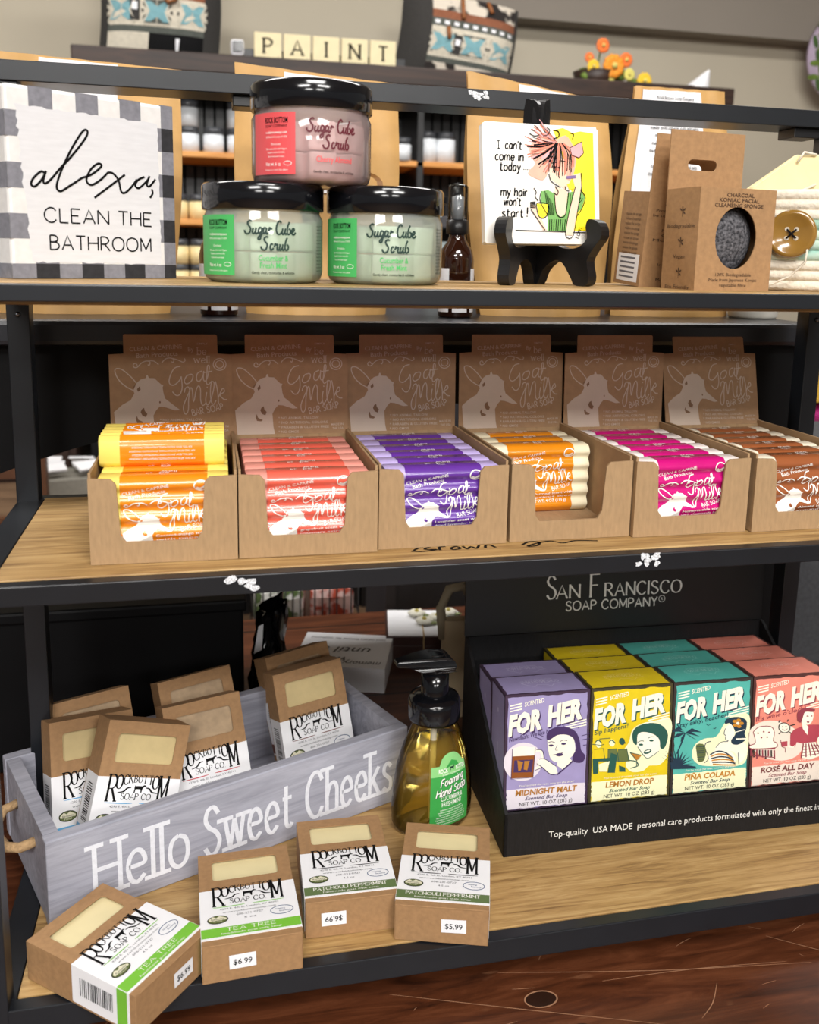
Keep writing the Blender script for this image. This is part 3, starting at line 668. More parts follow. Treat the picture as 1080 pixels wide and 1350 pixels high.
def tote(name, label, M, W, H, style):
    t = thing(name, label, 'tote bag', M)
    def surf(u, v, h):   # u,v in metres on the front; bulging pillow
        e = (1 - (2 * u / W) ** 4) * (0.25 + 0.75 * math.sin(math.pi * min(1, .12 + .8 * v / H)))
        return (u + .012 * math.sin(9 * v), -0.075 * e - h, v)
    g = G(); g.grid(lambda a, b: surf((a - .5) * W, b * H, 0), 24, 20, DARKT); g.grid(lambda a, b: ((lambda p: (p[0], -p[1], p[2]))(surf((.5 - a) * W, b * H, 0))), 24, 20, DARKT)
    g.build('bag_body', t)
    g = G(); a = Art()
    def band(z0, z1, m, x0=-.5, x1=.5, ly=1):
        n = 16; top = [(W * (x0 + (x1 - x0) * i / n), z1 * H) for i in range(n + 1)]; bt = [(W * (x1 - (x1 - x0) * i / n), z0 * H) for i in range(n + 1)]
        for i in range(n):
            for j in range(3):
                q0, q1 = z0 + (z1 - z0) * j / 3, z0 + (z1 - z0) * (j + 1) / 3
                a.rect(W * (x0 + (x1 - x0) * i / n), q0 * H, W * (x0 + (x1 - x0) * (i + 1) / n), q1 * H, m, ly)
    if style == 0:
        band(.05, .22, CREAMT, -.43, -.09); band(.05, .22, BLACKF, -.09, .36); band(.22, .27, GRN, -.43, .36); band(.27, .50, CREAMT, -.42, .36); band(.50, .56, BRWN, -.42, .36)
        for k in range(3): motif(a, W * (-.32 + .29 * k), H * .385, W * .105, H * .098)
        band(.56, .72, GRN, -.42, .36); band(.72, .84, BRWN, -.40, .36); band(.84, .95, GRN, -.4, .36, 1)
        a.rect(-W * .25, H * .31, -W * .17, H * .47, DARKT, 6); a.rect(-W * .235, H * .39, -W * .19, H * .45, WHITE, 7)
        a.poly([(W * .115, H * .05), (W * .19, H * .05), (W * .16, H * .09), (W * .165, H * .19), (W * .13, H * .19), (W * .14, H * .09)], WHITE, 6)
    else:
        band(.02, .19, HIDE, -.27, .46); band(.19, .25, GRN, -.27, .46); band(.25, .60, CREAMT, -.27, .46)
        for k in range(3): motif(a, W * (-.16 + .25 * k), H * .42, W * .10, H * .125)
        band(.60, .70, GRN, -.27, .46); 
        for k in range(9): a.rect(W * (-.25 + .08 * k), .63 * H, W * (-.21 + .08 * k), .67 * H, WHITE, 3)
        band(.70, .80, BRWN, -.27, .46); band(.80, 1.0, HIDE, -.27, .46)
        a.rect(-W * .08, H * .30, -W * .01, H * .52, DARKT, 6); a.rect(-W * .065, H * .40, -W * .025, H * .47, WHITE, 7)
    a.put(g, surf, .0006); g.build('woven_panel', t)
    if style == 0:
        for pts in STR0(W, H): q = G(); q.tube([surf(*p) for p in pts], .007, LEATH, 6); q.build('leather_strap', t)
    else:
        for pts in STR1(W, H): q = G(); q.tube([surf(*p) for p in pts], .007, LEATH, 6); q.build('leather_strap', t)
    return t
tote('woven_tote', 'charcoal and teal woven tote bag on ledge left of letter tiles', T_((0.012, 2.56, LZ)) @ Matrix.Rotation(.02, 4, 'Y'), 0.36, 0.36, 0)
tote('woven_tote', 'cowhide and teal tote bag leaning on ledge right of letter tiles', T_((0.96, 2.58, LZ)) @ Matrix.Rotation(.10, 4, 'Y'), 0.40, 0.27, 1)
t = thing('tile_rack', 'black strip holding the five letter tiles on the ledge', 'rack', T_((.525, 2.47, LZ)))
g = G(); g.box((-.26, -.02, 0), (.26, .03, .012), BLACKS); g.box((-.26, .012, .012), (.26, .03, .05), BLACKS); g.build('rack_body', t, .001)
TILE = mat('cream_tile', (226, 212, 170), .55, var=.04, scale=30)
for i, chh in enumerate('PAINT'):
    g = G(); g.box((-.042, -.008, 0), (.042, .008, .084), TILE); a = Art(); a.stext(chh, 0, .024, .042, INK, .17, serif=.14, contrast=.4); a.text('3' if chh == 'P' else '1', .032, .007, .009, INK); a.put(g, lambda u, v, h: (u, -.008 - h, v), .0003)
    simple('letter_tile', 'cream wooden letter tile reading %s on the ledge' % chh, 'letter tile', g, T_((.345 + .0905 * i, 2.462, LZ + .012)), .002, 'letter tiles')
t = thing('security_camera', 'small white security camera on ledge beside letter tiles', 'camera', T_((.252, 2.46, LZ)))
g = G(); g.lathe([(0, 0), (.022, 0), (.022, .006), (.006, .01), (.005, .022)], WHITE, 20, cap=True); g.build('base', t)
g = G(); g.box((-.020, -.018, .022), (.020, .014, .068), WHITE); CH_ = g.build('camera_head', t, .008)
g = G(); g.box((-.015, -.0215, .030), (.015, -.017, .062), BLACKP); g.build('lens', CH_, .002)
t = thing('artificial_flowers', 'orange and yellow artificial flowers in a low dark pot on ledge', 'flowers', T_((1.44, 2.48, LZ)))
g = G(); g.lathe([(0, 0), (.06, 0), (.075, .05), (.07, .05), (.06, .02), (0, .02)], DARKWOOD, 20); g.build('pot', t)
ORG = mat('orange_petal', (240, 150, 40), .7, var=.1); OR2 = mat('coral_petal', (240, 120, 50), .7, var=.1); YEL = mat('yellow_petal', (240, 196, 50), .7, var=.1); LEAF = mat('leaf_green', (105, 130, 50), .7, var=.2); PALE = mat('pale_yellow_petal', (222, 212, 110), .7, var=.1)
def flower(x, z, r, m, n=10):
    q = G(); c = Vector((x, -.05, z))
    for ring, rr in ((0, 1.0), (1, .6)):
        for k in range(n):
            w = 2 * math.pi * (k + .5 * ring) / n; d = Vector((math.cos(w), -.45 - .3 * ring, math.sin(w))).normalized()
            q.sphere(c + d * r * .62 * rr, r * .38, m, 7, 5, (1, .5, 1))
    q.sphere(c + Vector((0, -r * .5, 0)), r * .25, mat('flower_heart', (215, 200, 110), .7), 8, 5); q.tube([(x, -.045, z), (x * .6, -.02, z * .5 + .01), (x * .3, 0, .02)], .003, LEAF, 5)
    q.build('blossom', t)
for x, z, r, m in ((.04, .062, .042, ORG), (.085, .085, .026, OR2), (.0, .125, .026, OR2), (-.045, .085, .018, OR2), (-.03, .058, .024, YEL), (.155, .022, .030, YEL), (.10, .04, .022, PALE), (.03, .03, .022, PALE)): flower(x, z, r, m)
g = G(); rs = random.Random(9)
for k in range(26):
    x = rs.uniform(-.05, .17); g.sphere((x, rs.uniform(-.05, .03), rs.uniform(.0, .06)), rs.uniform(.008, .016), LEAF, 6, 4, (1.5, .5, .8))
g.build('foliage', t)
t = thing('paper_cone', 'white paper cone at the right end of the ledge', 'paper cone', T_((1.80, 2.44, LZ)))
g = G(); g.lathe([(.045, 0), (.03, .03), (.004, .085)], WHITE, 16, M=Matrix.Rotation(.5, 4, 'Y')); g.build('cone', t)
t = thing('round_sign', 'round lilac sign with painted green leaves on back wall', 'sign', T_((2.62, 2.78, 1.02)))
g = G(); M = Matrix.Rotation(math.pi / 2, 4, 'X'); g.lathe([(0, -.008), (.175, -.008), (.175, .008), (0, .008)], mat('lilac_board', (186, 168, 190), .7, var=.04), 48, M=M)
a = Art()
for k in range(9): a.ell(-.13 + .02 * math.sin(k * 2.4), .10 - .026 * k, .026, .011, LEAF if k % 2 else mat('dark_leaf', (70, 100, 50), .7), 2, 12, 1.0 + (-1) ** k * .9)
a.line([(-.12, .12), (-.13, 0), (-.11, -.13)], .006, LEAF, 1); a.put(g, lambda u, v, h: (u, -.008 - h, v), .0004); g.build('sign_board', t)

# seen past the right post and under the middle shelf
FELT = mat('charcoal_felt', (58, 59, 62), .95, var=.18, scale=160, bump=.3)
t = thing('felt_cube', 'charcoal felt covered storage cube at the right behind the carton display', 'storage cube', T_((1.15, .6, TB)))
g = G(); g.box((-.255, -.15, .012), (.15, .15, .31), FELT); g.build('upholstered_side', t, .01)
for x in (-.24, .10):
    g = G(); g.box((x, -.12, 0), (x + .03, .12, .012), BLACKS); g.build('foot', t)
t = thing('side_table', 'dark side table at far right carrying magazines and a cushion', 'table', T_((1.42, 1.02, -1.1)))
g = G(); g.box((-.22, -.14, .94), (.22, .16, .97), DARKWOOD); g.build('table_top', t)
for x in (-.2, .17):
    for y in (-.12, .11):
        g = G(); g.box((x, y, 0), (x + .03, y + .03, .94), DARKWOOD); g.build('leg', t)
for i in range(3):
    g = G(); g.box((-.15, -.10, 0), (.15, .10, .008), mat('magazine_%d' % i, ((200, 204, 206), (90, 92, 96), (214, 214, 210))[i], .3), Matrix.Rotation(.03 * i, 4, 'Z'))
    simple('magazine', 'magazine in the small stack at the far right, ' + ('bottom one', 'middle one', 'top one')[i], 'magazine', g, T_((1.40, 1.0, -.129 + .0105 * i)), .001, 'magazines far right')
g = G(); g.sphere((0, 0, .028), .12, mat('magenta_velvet', (176, 30, 118), .7, var=.1, scale=40), 20, 12, (1.2, .8, .235)); simple('cushion', 'magenta cushion on the magazines at far right', 'cushion', g, T_((1.40, 1.0, -.0975)))
g = G(); g.box((-.14, -.09, 0), (.14, .09, .055), mat('mustard_card', (206, 160, 52), .6, var=.06)); simple('mustard_box', 'mustard yellow box on the magenta cushion at far right', 'box', g, T_((1.40, 1.0, -.0412)), .002)
t = thing('wire_basket', 'black wire basket of floral cushions far behind the white block', 'basket', T_((.32, 1.16, -.66)))
WIRE = mat('black_wire', (26, 24, 24), .5, var=.1)
g = G()
for k in range(15):
    x = -.098 + .014 * k; g.tube([(x, -.09, 0), (x, -.092, .26)], .0016, WIRE, 5); g.tube([(x, .09, 0), (x, .092, .26)], .0016, WIRE, 5)
for z in (0, .07, .13, .19, .26): g.tube([(-.1, -.09, z), (.1, -.09, z), (.1, .09, z), (-.1, .09, z)], .0022, WIRE, 5, True)
g.tube([(0, -.092, 0), (0, -.092, .26)], .006, mat('brown_strut', (70, 44, 30), .6), 6)
g.build('wire_frame', t)
def floral(x, name, label, c1, c2):
    q = G(); q.box((-.046, -.07, 0), (.046, .07, .235), mat(name + '_cloth', c1, .85, col2=c2, scale=38, contrast=(.46, .54), detail=2)); simple('floral_cushion', label, 'cushion', q, T_((.32 + x, 1.16, -.655)), .02, 'cushions in the wire basket')
floral(-.049, 'meadow', 'green and white floral cushion on the left in wire basket', (236, 236, 232), (88, 112, 60))
floral(.049, 'coral_floral', 'coral and white floral cushion on the right in wire basket', (232, 196, 190), (196, 78, 52))
t = thing('low_stool', 'low black stool under the wire basket', 'stool', T_((.34, 1.2, -1.1)))
g = G(); g.box((-.2, -.2, .39), (.13, .2, .432), BLACKF); g.build('stool_top', t)
for x in (-.19, .09):
    for y in (-.19, .16):
        g = G(); g.box((x, y, 0), (x + .03, y + .03, .39), BLACKF); g.build('leg', t)

# ================================================================== KRAFT POUCHES ON THE BENCH
BZ = 0.152
def pouch(label, x0, x1, y, H, lean, lab=None, top_dx=(0, 0), tilt=0.0, front_shape=False, slope=0.0, wb=0.0):
    t = thing('kraft_pouch', label, 'pouch', T_(((x0 + x1) / 2, y, BZ)), 'kraft pouches on the black bench')
    W = (x1 - x0) / 2
    def shell(u, v, h=0.0):      # u -1..1 across front, v 0..1 up
        w = W + wb * math.sin(math.pi * min(1, v * 1.1)) * .5
        xc = (top_dx[0] + top_dx[1]) / 2 * v; w = w + (top_dx[1] - top_dx[0]) / 2 * v
        d = .034 * (1 - v) ** .8 * math.sqrt(max(0, 1 - u * u * .96)) + .002
        cr = .0022 * math.sin(7 * v + 3 * u) * math.sin(math.pi * v) + .0014 * math.sin(15 * u + 9 * v)
        return (xc + u * w, -d - cr - h + lean * v, v * H + slope * u * v)
    g = G(); g.grid(lambda a, b: shell(a * 2 - 1, b), 26, 18, PAPER)
    g.grid(lambda a, b: (lambda p, q: (p[0], 2 * lean * b - p[1], p[2]))(shell(1 - 2 * a, b), 0), 26, 18, PAPER)
    if front_shape:
        a = Art(); a.poly([(.35, .52), (.55, .60), (.78, .57), (.76, .46), (.74, .33), (.55, .36), (.36, .46)], PAPERD, 2, 4); a.put(g, shell, .0008)  # darker brown wavy patch on the pouch front
    g.build('pouch_body', t)
    if lab:
        g = G(); a = Art(); u0, u1, v0, v1, txt = lab
        for i in range(10):
            for j in range(8): a.rect(u0 + (u1 - u0) * i / 10, v0 + (v1 - v0) * j / 8, u0 + (u1 - u0) * (i + 1) / 10, v0 + (v1 - v0) * (j + 1) / 8, WHITE, 3)
        for s, x, yv, hh, ww in txt: a.text(s, x, yv, hh, INK, ww, ly=5)
        a.put(g, shell, .0009); g.build('paper_label', t)
    return t
lines = lambda x, w, v0, n, dv: [('made with natural oils and salts', x, v0 - dv * k, .016, w * (.8 + .2 * ((k * 7) % 3) / 2)) for k in range(n)]
pouch('brown kraft pouch standing behind the plaid bathroom sign', -.066, .104, .375, .249, .035, (-.42, .36, .55, .99, []), (-.006, .016), slope=-.004, wb=.012)
pouch('brown kraft pouch with white label standing behind the scrub jars', .182, .330, .385, .252, .035, (-.42, .42, .5, .985, [('BATH + BODY', 0, .90, .02, .5)]), (-.008, .020), front_shape=True, slope=-.006, wb=.012)
pouch('brown kraft pouch standing behind the tile on the easel', .438, .580, .385, .253, .035, (-.30, .38, .90, .99, [("Rock bottom soap company", .03, .93, .014, .6)]), (-.012, .016), slope=-.012, wb=.016)
pouch('brown kraft pouch with printed label standing behind the sponge boxes', .600, .750, .40, .264, .035, (-.86, .40, .28, .985, [('Rock Bottom Soap Company', -.16, .945, .014, .8)] + lines(-.16, .95, .88, 17, .034)), (.034, .0), wb=.012)
# amber bottles and a white candle on the bench
AMBER = mat('amber_glass', (44, 20, 10), .06, var=.15, coat=.5)
def amber(label, x, y, spray):
    t = thing('amber_bottle', label, 'bottle', T_((x, y, BZ)), 'amber bottles on the black bench')
    g = G(); g.lathe([(0, 0), (.0165, .0), (.0185, .002), (.0185, .060), (.0165, .070), (.010, .079), (.0085, .084), (.0085, .088)], AMBER, 32); g.build('glass_body', t)
    g = G()
    for s in (-1, 1): g.grid(lambda a, b: ((.0187) * math.cos(math.radians(-90 + s * (38 + 50 * a))), .0187 * math.sin(math.radians(-90 + s * (38 + 50 * a))), .006 + .045 * b), 8, 2, WHITE)
    g.grid(lambda a, b: ((.0187) * math.cos(math.radians(-115 + 50 * a)), .0187 * math.sin(math.radians(-115 + 50 * a)), .006 + .029 * b), 8, 2, WHITE)
    a = Art(); a.text('lavender', 0, .027, .004, INKS, .014); a.text('mist', 0, .018, .005, INKS, .010)
    a.put(g, lambda u, v, h: ((.0187 + h) * math.cos(-math.pi / 2 + u / .0187), (.0187 + h) * math.sin(-math.pi / 2 + u / .0187), v)); g.build('paper_label', t)
    g = G(); g.lathe([(.011, .086), (.0118, .087), (.0118, .100), (.009, .101), (0, .101)], BLACKS, 28); cc = g.build('collar', t)
    if spray:
        g = G(); g.lathe([(0, .101), (.006, .101), (.0065, .124), (0, .126)], mat('grey_nozzle', (150, 156, 164), .3), 20); g.build('nozzle', cc)
        g = G(); g.lathe([(.0106, .101), (.0104, .134), (.009, .136), (0, .136)], CLEAR, 28); g.build('clear_cap', cc)
amber('amber spray bottle with clear cap standing right of the scrub jars', .3975, .335, True)
amber('amber bottle mostly hidden between plaid sign and left mint jar', .153, .335, False)
t = thing('candle', 'white round candle jar on the bench under the rope basket', 'candle', T_((.765, .36, BZ)))
g = G(); g.lathe([(0, 0), (.026, 0), (.028, .003), (.028, .05), (0, .05)], mat('candle_white', (214, 210, 200), .4), 28); g.build('candle_body', t)
g = G(); g.lathe([(.028, .05), (.029, .052), (.029, .062), (0, .062)], WHITE, 28); g.build('lid', t)

# ================================================================== TOP SHELF
# plaid sign
PB = mat('plaid_black', (40, 40, 44), .85, var=.25, scale=220); PG = mat('plaid_grey', (128, 128, 136), .85, var=.14, scale=220); PW = mat('plaid_white', (226, 224, 222), .85, var=.05, scale=160); PWASH = mat('white_wash', (218, 218, 221), .85, var=.04, scale=60, stretch=(1, 6, 1))
S = .1275
t = thing('plaid_sign', 'black and white plaid canvas block sign about the bathroom at left', 'sign', frame((.0119, .061, ZT + .0004), 34, 0))
g = G(); g.box((0, 0, -.028), (S, S, 0), PW)
a = Art(); n = 7.6; c = S / n
for i in range(8):
    for j in range(8):
        x0, y0, x1, y1 = i * c, S - (j + 1) * c, min(S, (i + 1) * c), S - j * c
        y0 = max(0, y0)
        m = PW if (i % 2 == 0 and j % 2 == 0) else PB if (i % 2 and j % 2) else PG
        if m != PW and y1 > y0: a.rect(x0, y0, x1, y1, m, 1)
a.put(g, lambda u, v, h: (u, v, h))
b = Art()
for j in range(8): 
    if j % 2: b.rect(0, max(0, S - (j + 1) * c), .028, S - j * c, PG, 1)
b.put(g, lambda u, v, h: (-h, v, -.028 + u)); 
b = Art()
for i in range(8):
    if i % 2: b.rect(i * c, 0, min(S, (i + 1) * c), .028, PG, 1)
b.put(g, lambda u, v, h: (u, S + h, -v))
g.build('canvas_block', t, .0025)
F = hom([(-9, 312), (665, 398), (697, 1082), (50, 1090)], ((0, S), (S, S), (S, 0), (0, 0)))
g = G(); a = Art(F)
rs = random.Random(4); ed = []
def rag(p, q, n, k):
    return [(p[0] + (q[0] - p[0]) * i / n + rs.uniform(-k, k), p[1] + (q[1] - p[1]) * i / n + rs.uniform(-k, k)) for i in range(n)]
a.poly(rag((38, 398), (605, 468), 30, 4) + rag((607, 470), (637, 1028), 26, 2) + rag((635, 1028), (125, 1024), 26, 4) + rag((122, 1022), (42, 402), 30, 6), PWASH, 2)
for st in ([(165, 672), (150, 665), (122, 690), (112, 715), (128, 724), (155, 695), (170, 662)], [(170, 662), (160, 700), (168, 712), (190, 695), (222, 655)],
           [(222, 655), (275, 595), (322, 530), (330, 503), (312, 502), (270, 570), (230, 660), (213, 722), (228, 742), (262, 722), (312, 688)],
           [(312, 688), (352, 672), (388, 640), (374, 630), (345, 655), (330, 697), (350, 715), (385, 695), (415, 664)], [(415, 664), (435, 668), (457, 695), (468, 738), (484, 744), (508, 722), (530, 690)], [(482, 672), (432, 712), (363, 766)],
           [(560, 680), (535, 692), (524, 715), (540, 724), (570, 695), (580, 676)], [(580, 676), (570, 710), (582, 716), (604, 688)], [(590, 728), (594, 745), (584, 763)]):
    a.line(st, .0016, INK, 4, 6)
a.put(g, lambda u, v, h: (u, v, h))
a = Art(); a.stext('CLEAN THE', .0655, .0385, .0098, INK, .11, wid=.083); a.stext('BATHROOM', .0668, .0198, .0098, INK, .11, wid=.079); a.put(g, lambda u, v, h: (u, v, h)); g.build('lettered_panel', t)

# scrub jars
def scrub_jar(label, x, y, z, rot, col, coldark, cube, flav, cubelabel, grp, milk=(238, 244, 234)):
    t = thing('scrub_jar', label, 'jar', T_((x, y, z)) @ Matrix.Rotation(rot, 4, 'Z'))
    R, Hh = .0429, .049
    MILK = clear(flav[0].split()[0].lower() + '_frosted', (.98, .99, .98), .05, .40, milk)
    g = G(); g.lathe([(0, 0.0006), (R - .005, 0.0006), (R - .0015, .003), (R, .008), (R, Hh - .004), (R - .002, Hh), (R - .002, Hh + .004)], MILK, 56); g.build('clear_body', t)
    g = G()
    rl = .0436; g.lathe([(rl - .001, .0505), (rl, .0515), (rl, .0670), (rl - .0015, .0690), (rl - .006, .0690), (rl - .007, .0684), (0, .0684)], BLACKP, 64)
    g.lathe([(0, .0510), (rl - .001, .0505)], BLACKP, 64); g.build('lid', t)
    cyl = lambda u, v, h: ((R + .0002 + h) * math.sin(u / R), -(R + .0002 + h) * math.cos(u / R), v)
    g = G(); a = Art()
    N = 12
    for i in range(N): a.rect(-.0580 + .0375 * i / N, .0055, -.0580 + .0375 * (i + 1) / N, .0465, col, 1)
    x0 = -.0350
    a.text('ROCK BOTTOM', x0, .0395, .0038, INK, .0185, bold=.02); a.text('SOAP COMPANY', x0, .0367, .0018, INK, .0180)
    a.text('rockbottomsoap.com', x0, .0325, .0017, WINK, .0175, bold=.01); a.text('4290 Hwy 30 W, London, KY 40741', x0, .0297, .0013, WINK, .0175)
    a.text('Directions:', x0, .0248, .0016, WINK, .008); a.text('Dip cube, lather with fingers', x0, .0218, .0013, WINK, .0170); a.text('& gently scrub onto skin.', x0, .0195, .0013, WINK, .0145); a.text('Rinse with warm water.', x0, .0168, .0013, WINK, .0135)
    a.text('Net wt. 6 oz', x0 - .0025, .0112, .0025, WINK, .0125, bold=.01); a.ell(x0 + .009, .0128, .0030, .0016, WINK, 2); a.ell(x0 + .009, .0128, .0026, .0012, col, 3); a.text('Keep in a cool, dry place', x0, .0080, .0012, WINK, .0185)
    a.put(g, cyl); g.build('paper_label', t); g = G(); a = Art()
    # script title
    for st in ([(4.6, 9.2), (3.4, 10), (1.6, 8.6), (2.2, 6.4), (3.6, 4.6), (3.2, 1.6), (1.4, .2), (-.4, 1.2), (-.8, 3)], [(5.6, 4.6), (5, 1.6), (5.8, .4), (7.4, 2)], [(7.8, 4.8), (7.2, 1.4), (7.8, .3), (9, 1.4)],
               [(11.6, 4.6), (10.2, 4.8), (9.4, 2.4), (10, .5), (11.4, 2)], [(12, 4.8), (11.4, 0), (10.6, -3.4), (9.2, -3.6), (9.4, -2), (12.6, .8)], [(15, 4.6), (13.6, 4.8), (12.9, 2.4), (13.5, .5), (14.8, 2)], [(15.4, 4.8), (14.9, 1.4), (15.6, .3), (16.6, 1.6)], [(16.8, 2.4), (17.6, 5.2), (18.2, 4), (19.4, 4.6)],
               [(26.2, 8.6), (25, 10), (23.2, 8), (22.4, 4), (23.2, .8), (25, .4), (26.6, 2)], [(27.4, 4.8), (26.8, 1.4), (27.6, .3), (29, 2.2)], [(29.4, 4.8), (29, 1.4), (29.6, .3), (30.4, 1.2)], [(32.6, 9.6), (31.2, 6), (30.8, 2), (31.6, .4), (33.2, 1.2), (33.4, 3.6), (32, 4.6)], [(34.6, 2.2), (36, 2.8), (36.6, 4.4), (35.4, 4.8), (34.4, 2.6), (35, .5), (36.6, .6), (37.8, 2)]):
        a.line([(-.0120 + p[0] * .00092, .0335 + p[1] * .00092) for p in st], .00125, coldark, 3, 4)
    for st in ([(4.6, 9.2), (3.4, 10), (1.6, 8.6), (2.2, 6.4), (3.6, 4.6), (3.2, 1.6), (1.4, .2), (-.4, 1.2), (-.8, 3)], [(8, 4.2), (6.8, 4.8), (5.8, 2.4), (6.6, .4), (8.4, 1.8)], [(8.8, 2.4), (9.6, 5.2), (10.2, 4), (11.4, 4.6), (11, 1.4), (11.8, .3), (12.8, 1.4)], [(13.4, 4.8), (12.8, 1.4), (13.6, .3), (15, 2.2)], [(15.4, 4.8), (15, 1.4), (15.6, .3), (16.4, 1.2)], [(18.8, 9.6), (17.4, 6), (17, 2), (17.8, .4), (19.4, 1.2), (19.6, 3.6), (18.2, 4.6)]):
        a.line([(-.0010 + p[0] * .00092, .0228 + p[1] * .00092) for p in st], .00125, coldark, 3, 4)
    for i, s in enumerate(flav): a.text(s, .0068, .0158 - .0050 * i if len(flav) > 1 else .0142, .0040, col, .0262 if len(flav) == 1 else (.0205 if i == 0 else .0185), bold=.015)
    a.text('Gently clean, moisturize & exfoliate', .0068, .0068, .0018, INK, .0300, bold=.015)
    for k in range(14): a.text('sugar, glycerin, oil', .0480, .040 - .0024 * k, .0011, INK, .008)
    a.put(g, cyl); g.build('printed_lettering', t)
    rr = random.Random(int(x * 1000) + 3); cubes = []
    pos = [(-.0215, -.0185), (.0000, -.0295), (.0215, -.0185), (-.0005, -.0070), (-.0260, .0050), (.0250, .0045), (-.0120, .0235), (.0120, .0235)]
    for lay in range(2):
        for (px, py) in pos:
            q = G(); s = .0097
            px2, py2 = px + rr.uniform(-.0005, .0005), py + rr.uniform(-.0005, .0005)
            M = T_((x, y, z)) @ Matrix.Rotation(rot, 4, 'Z') @ T_((px2, py2, .0120 + lay * .0202)) @ Matrix.Rotation(math.atan2(px, -py) * (1 if py < -.01 else 0) + rr.uniform(-.1, .1), 4, 'Z') @ Matrix.Rotation(rr.uniform(-.05, .05), 4, 'X')
            q.box((-s, -s, -s), (s, s, s), cube); simple('scrub_cube', cubelabel, 'sugar cube', q, M, .0016, grp)
REDL = mat('red_label', (226, 84, 88), .5, var=.03); GRNL = mat('green_label', (72, 178, 96), .5, var=.03)
CUBEG = mat('mint_sugar', (224, 240, 216), .7, var=.05, scale=200, bump=.2); CUBEP = mat('pink_sugar', (238, 204, 202), .7, var=.06, scale=200, bump=.2)
DKG = mat('dark_green_ink', (22, 52, 46), .6); DKR = mat('dark_red_ink', (96, 26, 40), .6)
ROTJ = math.atan2(-.14 + .2, .72)
scrub_jar('mint green sugar scrub jar, lower left of the three jars', .1815, .075, ZT, -.06, GRNL, DKG, CUBEG, ('Cucumber &', 'Fresh Mint'), 'pale green sugar cube inside the lower left scrub jar', 'sugar cubes in the left mint jar')
scrub_jar('mint green sugar scrub jar, lower right, beside the amber spray bottle', .2715, .075, ZT, -.185, GRNL, DKG, CUBEG, ('Cucumber &', 'Fresh Mint'), 'pale green sugar cube inside the lower right scrub jar', 'sugar cubes in the right mint jar')
scrub_jar('pink cherry sugar scrub jar stacked on the two green jars', .2165, .075, ZT + .0690, .11, REDL, DKR, CUBEP, ('Cherry Almond',), 'pink sugar cube inside the upper scrub jar', 'sugar cubes in the pink jar', (242, 220, 218))

# easel with the drawn tile
EZ = ZT; hx, hy = .4135, .142
t = thing('plate_easel', 'small black wooden easel holding the drawn ceramic tile', 'easel', T_((hx, hy, EZ)))
def panel(dx, dy, nm):
    d = Vector((dx, dy, 0)); L = d.length; d.normalize(); n = Vector((-d.y, d.x, 0)); th = .0095
    k = L
    prof = [(-.002, .0006), (.010, .0006), (.016, .012), (.028, .020), (k - .022, .018), (k - .012, .006), (k - .008, .0008), (k + .004, .0008), (k + .007, .008), (k + .004, .02), (k + .010, .030), (k + .018, .040), (k + .014, .050), (k + .004, .053), (k + .001, .047), (k + .003, .038), (k - .006, .031), (k - .020, .030), (.030, .034), (.017, .050), (.006, .10), (.005, .134), (.002, .147), (-.006, .151), (-.014, .143), (-.014, .05), (-.006, .02)]
    g = G(); g.prism(smooth(prof, 3, True), -th / 2, th / 2, BLACKS, lambda u, v, h: d * u + Vector((0, 0, v)) + n * h); g.build(nm, t, .0012)
panel(-.042, -.055, 'side_leg'); panel(.026, -.054, 'side_leg')
g = G(); g.lathe([(0, .02), (.003, .02), (.003, .12), (0, .12)], BLACKS, 10, c=(0, .012, 0)); g.build('hinge', t)
TW, TH = .0985, .0945
t = thing('ceramic_tile', 'white tile with a cartoon of a red haired woman on easel', 'tile', frame((.3535, .088, EZ + .0325), 2.3, 9.2, .5))
g = G(); rs = random.Random(2)
pts = [(x + rs.uniform(-.0005, .0005), y + rs.uniform(-.0005, .0005)) for x, y in rrect(0, 0, TW, TH, .003, 3)]
g.prism(pts, -.008, 0, mat('white_glaze', (238, 235, 228), .2, var=.02, coat=.4), lambda u, v, h: (u, v, h)); g.build('tile_body', t, .0012)
g = G(); a = Art(hom([(75, 50), (1000, 78), (1022, 1030), (100, 1012)], ((0, TH), (TW, TH), (TW, 0), (0, 0))))
YELW = mat('yellow_glaze', (250, 226, 20), .3, var=.03); SKIN = mat('pale_skin_glaze', (238, 206, 180), .3, var=.03); HAIR = mat('coral_hair_glaze', (226, 122, 96), .3, var=.1); HAIR2 = mat('pink_hair_glaze', (232, 168, 172), .3, var=.06); GRNT = mat('green_top_glaze', (112, 170, 84), .3, var=.06)
a.poly([(640, 110), (720, 90), (800, 130), (860, 115), (965, 130), (985, 915), (800, 920), (820, 700), (760, 500), (700, 250)], YELW, 1)
a.poly([(600, 360), (760, 330), (800, 470), (745, 590), (700, 560), (620, 500)], SKIN, 2); a.poly([(660, 560), (745, 590), (770, 640), (745, 780), (700, 805), (660, 760), (650, 620)], SKIN, 2); a.poly([(545, 600), (600, 590), (655, 620), (665, 770), (700, 808), (740, 780), (760, 610), (860, 585), (900, 650), (870, 740), (800, 800), (760, 920), (595, 915), (600, 800), (540, 680)], GRNT, 2)
a.poly([(790, 470), (860, 450), (868, 560), (835, 750), (800, 955), (740, 950), (765, 780), (815, 560)], SKIN, 4)
a.poly([(455, 690), (500, 720), (590, 910), (560, 912), (470, 745)], SKIN, 3); a.poly([(508, 700), (598, 705), (590, 790), (560, 815), (525, 800)], YELW, 5); a.line([(508, 700), (598, 705), (590, 790), (560, 815), (525, 800)], .0006, INK, 6, 4, True)
